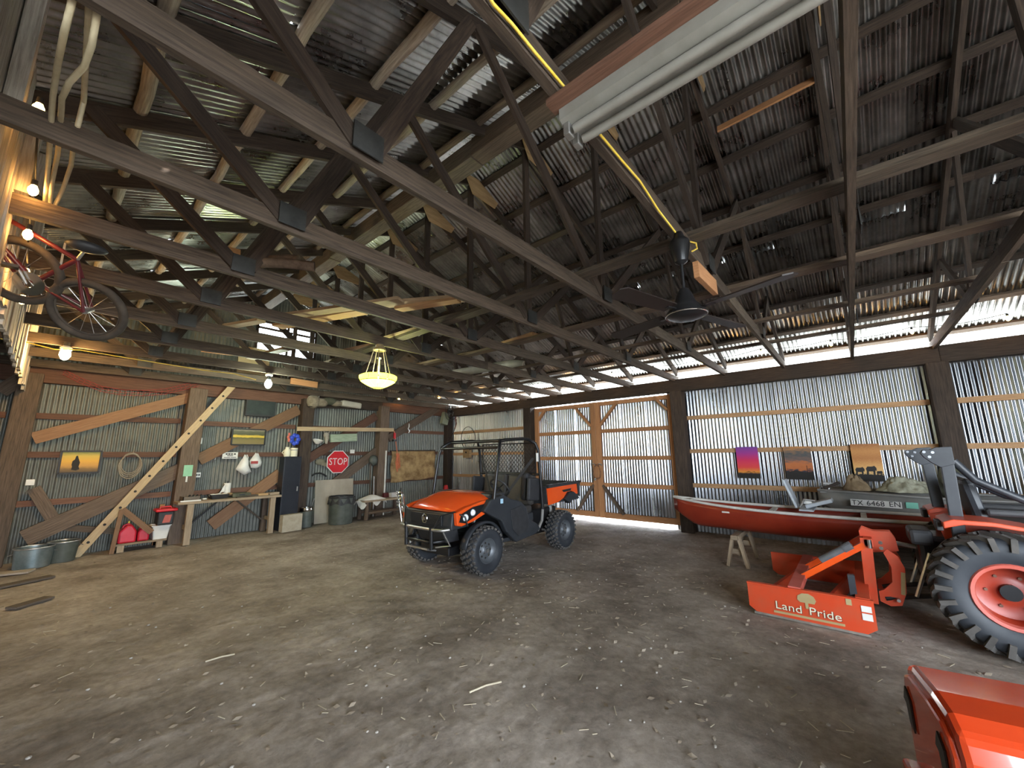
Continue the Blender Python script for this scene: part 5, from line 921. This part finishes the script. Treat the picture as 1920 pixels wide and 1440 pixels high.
o = MB().cyl((5.42,.40,.475),(5.42,.14,.655),.035,n=14).build('manual_canister', 'grey_plastic', sc, smooth=40); MB().cyl((5.42,.20,.612),(5.42,.13,.662),.041,n=14).build('canister_cap', 'grey_plastic', o); MB().box((5.0,.16,.38),(.05,.05,.18)).build('jack_stand', 'rops_grey', sc)
# ---- canoe on sawhorses
CX, CL = 6.95, 2.38
cn = thing('canoe', 'long red canoe with pale gunwales resting on sawhorses', 'canoe', (CX, 0, .44)); mat('gunwale', (.42,.40,.36), (.58,.56,.51), scale=7, rough=.55)
def cb(s): return .012+.405*(1-abs(s)**2.3)**.85
def cgz(s): return .775+.10*abs(s)**3
def ckz(s): return .445+.03*abs(s)**2+.22*max(0,abs(s)-.86)/.14*abs(s)
def hull(u, v):
    s = 2*u-1; a = math.pi*v; cx_, sz = math.cos(a), math.sin(a); q = 2.6
    x = cb(s)*math.copysign(abs(cx_)**(2/q), cx_); zz = cgz(s)-(cgz(s)-ckz(s))*abs(sz)**(2/q)
    return (CX+x, CL*s, zz)
MB().grid(hull, 49, 25).build('hull', 'red_canoe', cn, smooth=60, solid=.012)
for sg in (-1,1): MB().tube([(CX+sg*cb(s), CL*s, cgz(s)+.006) for s in [k/24-1 for k in range(49)]], .021, 7).build('gunwale', 'gunwale', cn, smooth=60)
for s in (-.45,.0,.42): B((CX-cb(s),CL*s,cgz(s)-.02),(CX+cb(s),CL*s,cgz(s)-.02),.06,.025).build('thwart', 'gunwale', cn)
for s in (-.68,.62): B((CX-cb(s),CL*s,cgz(s)-.07),(CX+cb(s),CL*s,cgz(s)-.07),.24,.02).build('seat', 'gunwale', cn)
for sg in (-1,1): MB().prism([(0,sg*CL*.995),(cb(.88),sg*CL*.88),(-cb(.88),sg*CL*.88)] if sg < 0 else [(0,CL*.995),(-cb(.88),CL*.88),(cb(.88),CL*.88)], (CX,0,cgz(.92)), (1,0,0), (0,1,0), .012).build('deck_plate', 'gunwale', cn)
for k, (yy, lab) in enumerate(((1.44,'weathered sawhorse under the bow half of the red canoe'),(-1.55,'weathered sawhorse under the canoe behind the tractor'))):
    t = thing('sawhorse', lab, 'sawhorse', (CX, yy, 0)); B((6.52,yy,.40),(7.38,yy,.40),.09,.06).build('top_rail', 'wood_bench', t)
    for xx in (6.60,7.30):
        for s_ in (-1,1): B((xx,yy+s_*.125,0),(xx,yy+s_*.035,.42),.085,.04,up=(0,1,0)).build('leg', 'wood_bench', t)
        B((xx+.03,yy-.07,.20),(xx+.03,yy+.07,.20),.03,.07).build('brace', 'wood_bench', t)
# folding boat seat standing in the canoe
mat('seat_grey', (.40,.44,.48), (.48,.52,.55), scale=5, rough=.5); t = thing('boat_seat', 'light grey folding boat seat set across the canoe', 'boat seat', (7.12,.62,.80)); zb = .80
MB().box((7.08,.58,zb+.012),(.62,.16,.02)).build('base_board', 'seat_grey', t)
B((7.10,.70,zb+.02),(7.10,.82,1.20),.34,.03,up=(1,0,0) if 0 else (0,1,0)).build('back_panel', 'seat_grey', t, bevel=.008); B((7.10,.60,zb+.04),(7.10,.30,zb+.14),.30,.05).build('seat_panel', 'seat_grey', t, bevel=.01)
MB().tube([(6.95,.66,zb+.03),(6.95,.60,zb+.14),(6.95,.48,zb+.13)], .014, 7).build('hinge_arm', 'steel', t); MB().ball((7.0,.58,zb+.10),.05,10,(.8,1.3,.6)).build('hinge_knuckle', 'white_paint', t)
# ---- jon boat
jb = thing('jon_boat', 'flat grey aluminum jon boat with registration numbers beside the canoe', 'boat', (8.26,-1.4,.50)); mat('jon_grey', (.17,.165,.15), (.26,.255,.24), scale=3, rough=.5, metal=.3)
JX = 8.27
def jw(u): return .34+.14*min(1,u/.3)
def jt(u): return 1.0-.05*min(1,u/.4)
def jz(u): return .80-.30*min(1,u/.30)**.7
def jon(u, v):
    Y = .50-3.5*u; w, zt_, zb_ = jw(u), jt(u), jz(u)
    P = [(-w,zt_),(-w*.98,zt_-(zt_-zb_)*.5),(-w*.88,zb_+.02),(-w*.82,zb_),(0,zb_-.01),(w*.82,zb_),(w*.88,zb_+.02),(w*.98,zt_-(zt_-zb_)*.5),(w,zt_)]
    p = P[int(round(v*8))]; return (JX+p[0], Y, p[1])
MB().grid(jon, 24, 9).build('hull', 'jon_grey', jb, smooth=40, solid=.012)
MB().prism([(-jw(0),jt(0)),(jw(0),jt(0)),(jw(0)*.85,jz(0)),(-jw(0)*.85,jz(0))], (JX,.50,0), (1,0,0), (0,0,1), .012).build('bow_plate', 'jon_grey', jb); MB().prism([(-.48,.95),(.48,.95),(.40,.50),(-.40,.50)], (JX,-3.0,0), (1,0,0), (0,0,1), .02).build('transom', 'jon_grey', jb)
MB().box((JX,.22,.975),(.72,.5,.02)).build('bow_deck', 'jon_grey', jb)
for sg in (-1,1): MB().tube([(JX+sg*jw(u), .50-3.5*u, jt(u)+.004) for u in [k/16 for k in range(17)]], .02, 7).build('rub_rail', 'jon_grey', jb, smooth=60)
for yy in (-.9,-1.8,-2.6): MB().box((JX,yy,.80),(.86,.26,.04)).build('bench_seat', 'jon_grey', jb)
u0 = .25; xs = JX-.485
tc = at(1647,945,0,xs-.02)
MB().prism([(-.27,-.045),(.27,-.045),(.27,.045),(-.27,.045)], (xs-.004,tc.y+.03,tc.z), (0,-1,-.02), (0,-.02,1), .003).build('number_backing', 'white_paint', jb)
for wd, dy in (('TX',.195),('6468',.0),('EN',-.20)): text_mesh(wd, .098, frame4((xs-.010,tc.y+.03+dy,tc.z),(0,-1,-.02),(0,-.02,1)), 'ink', 'registration_number', jb, .001, .98)
mat('sticker_green', (.20,.55,.42), rough=.5); MB().prism([(-.06,-.04),(.06,-.04),(.06,.04),(-.06,.04)], (xs-.006,tc.y-.34,tc.z+.0), (0,-1,-.02), (0,-.02,1), .003).build('sticker', 'sticker_green', jb)
MB().cyl((JX-.25,.36,.98),(JX-.25,.36,1.09),.02).build('bow_cleat', 'steel', jb); MB().box((JX-.25,.36,1.10),(.03,.12,.03)).build('cleat_bar', 'steel', jb)
for k, yy in enumerate((-.35,-2.5)):
    t = thing('timber_crib', ('stack of rough timbers under the bow of the jon boat','stack of rough timbers under the stern of the jon boat')[k], 'timber', (JX, yy, 0)); n_ = 3
    for j in range(n_): B((JX-.42,yy+jit(.02),.08+.16*j),(JX+.42,yy+jit(.02),.08+.16*j),.2,.158).build('timber', 'wood_grey', t)
# camo cloth heap on the boat
mat('camo_cloth', (.20,.19,.13), (.42,.42,.32), scale=5, rough=.9, lo=.4, hi=.6); mat('burlap', (.16,.11,.06), (.30,.22,.13), scale=9, rough=.95)
def heap(cx_, cy_, z0, rx, ry, h, seed, bumps=.035):
    def f(u, v):
        a = 2*math.pi*u; r = v; n_ = NZ.noise(V((math.cos(a)*1.5*r+seed, math.sin(a)*1.5*r, seed)))*1.0+NZ.noise(V((math.cos(a)*4*r, math.sin(a)*4*r+seed, 1)))*.9+NZ.noise(V((math.cos(a)*9*r, math.sin(a)*9*r+seed, 4)))*.5
        return (cx_+rx*r*math.cos(a)*(1+.18*n_), cy_+ry*r*math.sin(a)*(1+.18*n_), z0+max(0,h*(1-r**2.2)*(1+.35*n_)))
    return f
o = MB().grid(heap(8.12,-.52,1.012,.28,.30,.17,2.3), 60, 22, cu=True).build('camo_cloth', 'camo_cloth', None, smooth=80, solid=.01); tag(o, 'crumpled camouflage cloth heaped on the jon boat', 'cloth')
o = MB().grid(heap(8.22,.02,1.0,.17,.17,.20,7.7), 36, 12, cu=True).build('burlap_sack', 'burlap', None, smooth=80, solid=.01); tag(o, 'brown burlap sack on the jon boat next to the camouflage cloth', 'sack')
o = MB().bar((7.98,.42,1.03),(8.02,.22,1.12),.05,.04).build('paddle_handle', 'wood_truss'); tag(o, 'dark paddle handle poking over the bow of the jon boat', 'paddle')
# ---- three sunset canvases on the metal wall
grad('sunset_red', [(0,(.02,.01,.02)),(.15,(.03,.01,.02)),(.20,(.75,.28,.03)),(.34,(.75,.06,.05)),(.58,(.62,.02,.10)),(.8,(.34,.03,.26)),(1,(.16,.05,.30))], namt=.04)
grad('sunset_cloud', [(0,(.02,.02,.03)),(.24,(.03,.025,.04)),(.30,(.45,.13,.03)),(.48,(.50,.15,.04)),(.6,(.16,.10,.08)),(.78,(.06,.07,.07)),(1,(.45,.20,.06))], namt=.22, nscale=4)
grad('sunset_streak', [(0,(.015,.012,.015)),(.17,(.02,.015,.015)),(.20,(.72,.45,.16)),(.42,(.60,.30,.08)),(.6,(.40,.15,.03)),(.8,(.50,.22,.05)),(1,(.30,.10,.02))], namt=.16, nscale=9, stretch=(1,1.2,9))
def canvas(lab, ya, yb, z0, z1, mt, sil):
    t = thing('canvas_painting', lab, 'painting', (8.93,(ya+yb)/2,z0)); c = MB().box((8.935,(ya+yb)/2,(z0+z1)/2),(.035,abs(yb-ya),z1-z0)).build('canvas', mt, t)
    MB().box((8.957,(ya+yb)/2,(z0+z1)/2),(.012,abs(yb-ya)-.04,z1-z0-.04)).build('stretcher', 'wood_pale', t)
    w, h = abs(yb-ya), z1-z0
    for P in sil: MB().prism([(a*w,b*h) for a,b in P], (8.916,max(ya,yb),z0), (0,-1,0), (0,0,1), .002).build('silhouette', 'ink', c)
def beast(x, y, s): return [(x,y),(x+.02*s,y+.10*s),(x+.0*s,y+.16*s),(x+.06*s,y+.22*s),(x+.22*s,y+.22*s),(x+.30*s,y+.24*s),(x+.36*s,y+.18*s),(x+.35*s,y+.10*s),(x+.31*s,y+.12*s),(x+.29*s,y),(x+.24*s,y),(x+.23*s,y+.09*s),(x+.09*s,y+.09*s),(x+.07*s,y)]
canvas('canvas of red and purple sunset with tiny birds on the metal wall', 1.40, 1.77, 1.10, 1.70, 'sunset_red', [[(0,0),(1,0),(1,.15),(.6,.13),(.3,.16),(0,.14)],[(.35,.19),(.5,.23),(.62,.20),(.5,.21)],[(.62,.2),(.75,.22),(.82,.19),(.74,.205)]])
canvas('canvas of dark clouds over an orange sky on the metal wall', .58, .985, 1.10, 1.69, 'sunset_cloud', [[(0,0),(1,0),(1,.24),(.7,.22),(.4,.27),(0,.22)],[(.78,.2),(.80,.2),(.80,.42),(.78,.42)]])
canvas('canvas of animal silhouettes under a streaked orange sky', -.34, .03, 1.10, 1.71, 'sunset_streak', [[(0,0),(1,0),(1,.16),(.5,.18),(0,.17)], beast(.05,.16,.9), beast(.42,.17,1.0), beast(.76,.15,.55)])
# ---- riding mower hood beside the camera
mw = thing('riding_mower', 'glossy orange riding mower close beside the tractor wheel', 'riding mower', (2.36,-.08,0)); mat('mower_orange', (.40,.034,.008), (.46,.05,.012), scale=2, rough=.14, coat=.6)
MB().prism([(-.25,.28),(-.262,.58),(-.235,.645),(-.17,.685),(-.05,.70),(.15,.70),(.22,.675),(.25,.60),(.25,.28)], (2.36,-.10,0), (1,0,0), (0,0,1), 1.05).build('hood', 'mower_orange', mw, bevel=.022)
fr = MB().prism([(-.225,.28),(.225,.28),(.225,.58),(.20,.64),(.14,.665),(-.05,.665),(-.16,.65),(-.21,.62),(-.235,.57)], (2.36,-.082,0), (1,0,0), (0,0,1), .03).build('nose_panel', 'mower_orange', mw, bevel=.012)
for xx in (2.20,2.52): MB().prism([(-.02,.44),(.02,.46),(.03,.53),(.055,.54),(.02,.60),(-.02,.56)], (xx,-.080,0), (1,0,0), (0,0,1), -.006).build('vent_slot', 'ink', fr)
MB().prism([(-.20,.20),(.20,.20),(.21,.31),(-.21,.31)], (2.36,-.03,0), (1,0,0), (0,0,1), .10).build('bumper', 'mower_orange', mw, bevel=.015)
MB().box((2.36,-.9,.30),(.40,1.5,.16)).build('chassis', 'black_metal', mw); MB().box((2.36,-1.20,.42),(.5,.3,.5)).build('console', 'black_plastic', mw, bevel=.03); MB().box((2.36,-1.75,.62),(.46,.42,.14)).build('seat', 'black_plastic', mw, bevel=.04); MB().box((2.36,-1.97,.82),(.46,.10,.36)).build('seat_back', 'black_plastic', mw, bevel=.04); MB().box((2.36,-1.72,.45),(.9,.62,.08)).build('rear_fender', 'mower_orange', mw, bevel=.03)
c = V((2.36,-1.28,.92)); MB().tube([c+V((.16*math.cos(a),.16*math.sin(a)*.8,.09*math.sin(a))) for a in [k*2*math.pi/22 for k in range(22)]], .013, 7, closed=True).build('steering_wheel', 'black_plastic', mw, smooth=60); MB().cyl((2.36,-1.24,.64), c, .016).build('steering_column', 'black_metal', mw)
for xx in (2.36-.36,2.36+.36):
    for yy, R in ((-.42,.18),(-1.75,.25)):
        x_ = 2.36+(xx-2.36)*(1.0 if R > .2 else .86); wv = MB().lathe([(R*.5,-.06),(R*.85,-.07),(R,-.045),(R,.045),(R*.85,.07),(R*.5,.06)], (x_,yy,R), (1,0,0), 26, close=True).build('wheel', 'rubber', mw, smooth=45); MB().lathe([(0,.03),(R*.4,.03),(R*.52,.055),(R*.52,-.055),(R*.4,-.03),(0,-.03)], (x_,yy,R), (1,0,0), 22).build('rim', 'white_paint', wv, smooth=40)

mw.rotation_euler.z = math.radians(11)
o = MB().grid(heap(0,0,0,.13,.17,.36,4.1), 30, 12, cu=True); q0 = at(1782,905,0,8.62); o.v = [(q0.x-.05-(z)*.35, q0.y+y*.8, q0.z+x*1.9) for x,y,z in o.v]
o = o.build('dark_coat', 'camo', None, smooth=80); tag(o, 'dark coat hung on the wall post behind the tractor', 'coat')
# ================================================================= LITTER ON THE FLOOR
mat('litter', (.20,.15,.10), (.42,.36,.28), scale=2, rough=.95, coord='Object', lo=.35, hi=.65); mat('straw', (.34,.28,.19), (.50,.44,.33), scale=3, rough=.9); mat('stone', (.28,.25,.21), (.42,.39,.35), scale=3, rough=.9)
rn = random.Random(5)
def spot():
    while True:
        x, y = rn.uniform(-.3, 8.6), rn.uniform(-1.6, 9.8)
        if rn.random() < .25+.75*math.exp(-((x-3)**2+(y-1.5)**2)/14): return x, y
lf = MB()
for k in range(2600):
    x, y = spot(); s = rn.uniform(.008,.030); a = rn.uniform(0,6.28); z = gz(x,y)+.002; ca, sa = math.cos(a), math.sin(a); c1, c2 = rn.uniform(0,.5)*s, rn.uniform(0,.5)*s
    P = [(-s,0,0),(-s*.2,s*.45,c1),(s,.1*s,c2),(.1*s,-s*.4,0)]; lf.add([(x+p*ca-q*sa, y+p*sa+q*ca, z+r) for p,q,r in P], [(0,1,3),(1,2,3)])
o = lf.build('leaf_litter', 'litter'); tag(o, 'dry leaf scraps scattered over the dirt floor', 'leaf litter', None, 'stuff')
stw = MB()
for k in range(520):
    x, y = spot(); L = rn.uniform(.02,.09); a = rn.uniform(0,3.14); z = gz(x,y)+.004; stw.bar((x-L*math.cos(a)/2,y-L*math.sin(a)/2,z),(x+L*math.cos(a)/2,y+L*math.sin(a)/2,z+rn.uniform(0,.006)),.005,.003)
o = stw.build('straw', 'straw'); tag(o, 'bits of straw and twig scattered over the dirt floor', 'straw', None, 'stuff')
pb = MB()
for k in range(420):
    x, y = spot(); r = rn.uniform(.004,.014); pb.ball((x,y,gz(x,y)+r*.3), r, 6, (1,rn.uniform(.6,1),.6))
o = pb.build('pebbles', 'stone'); tag(o, 'small pebbles scattered over the dirt floor', 'pebbles', None, 'stuff')
for a, b, lab in (((880,1300),(940,1280),'longest dry stick on the open floor toward the camera'),((385,1242),(440,1228),'pale stick lying on the floor well left of the vehicle')):
    p, q = gp(*a), gp(*b); o = MB().tube([p+V((0,0,.006)), p.lerp(q,.5)+V((.01,.01,.008)), q+V((0,0,.006))], .006, 6).build('stick', 'straw'); tag(o, lab, 'stick')
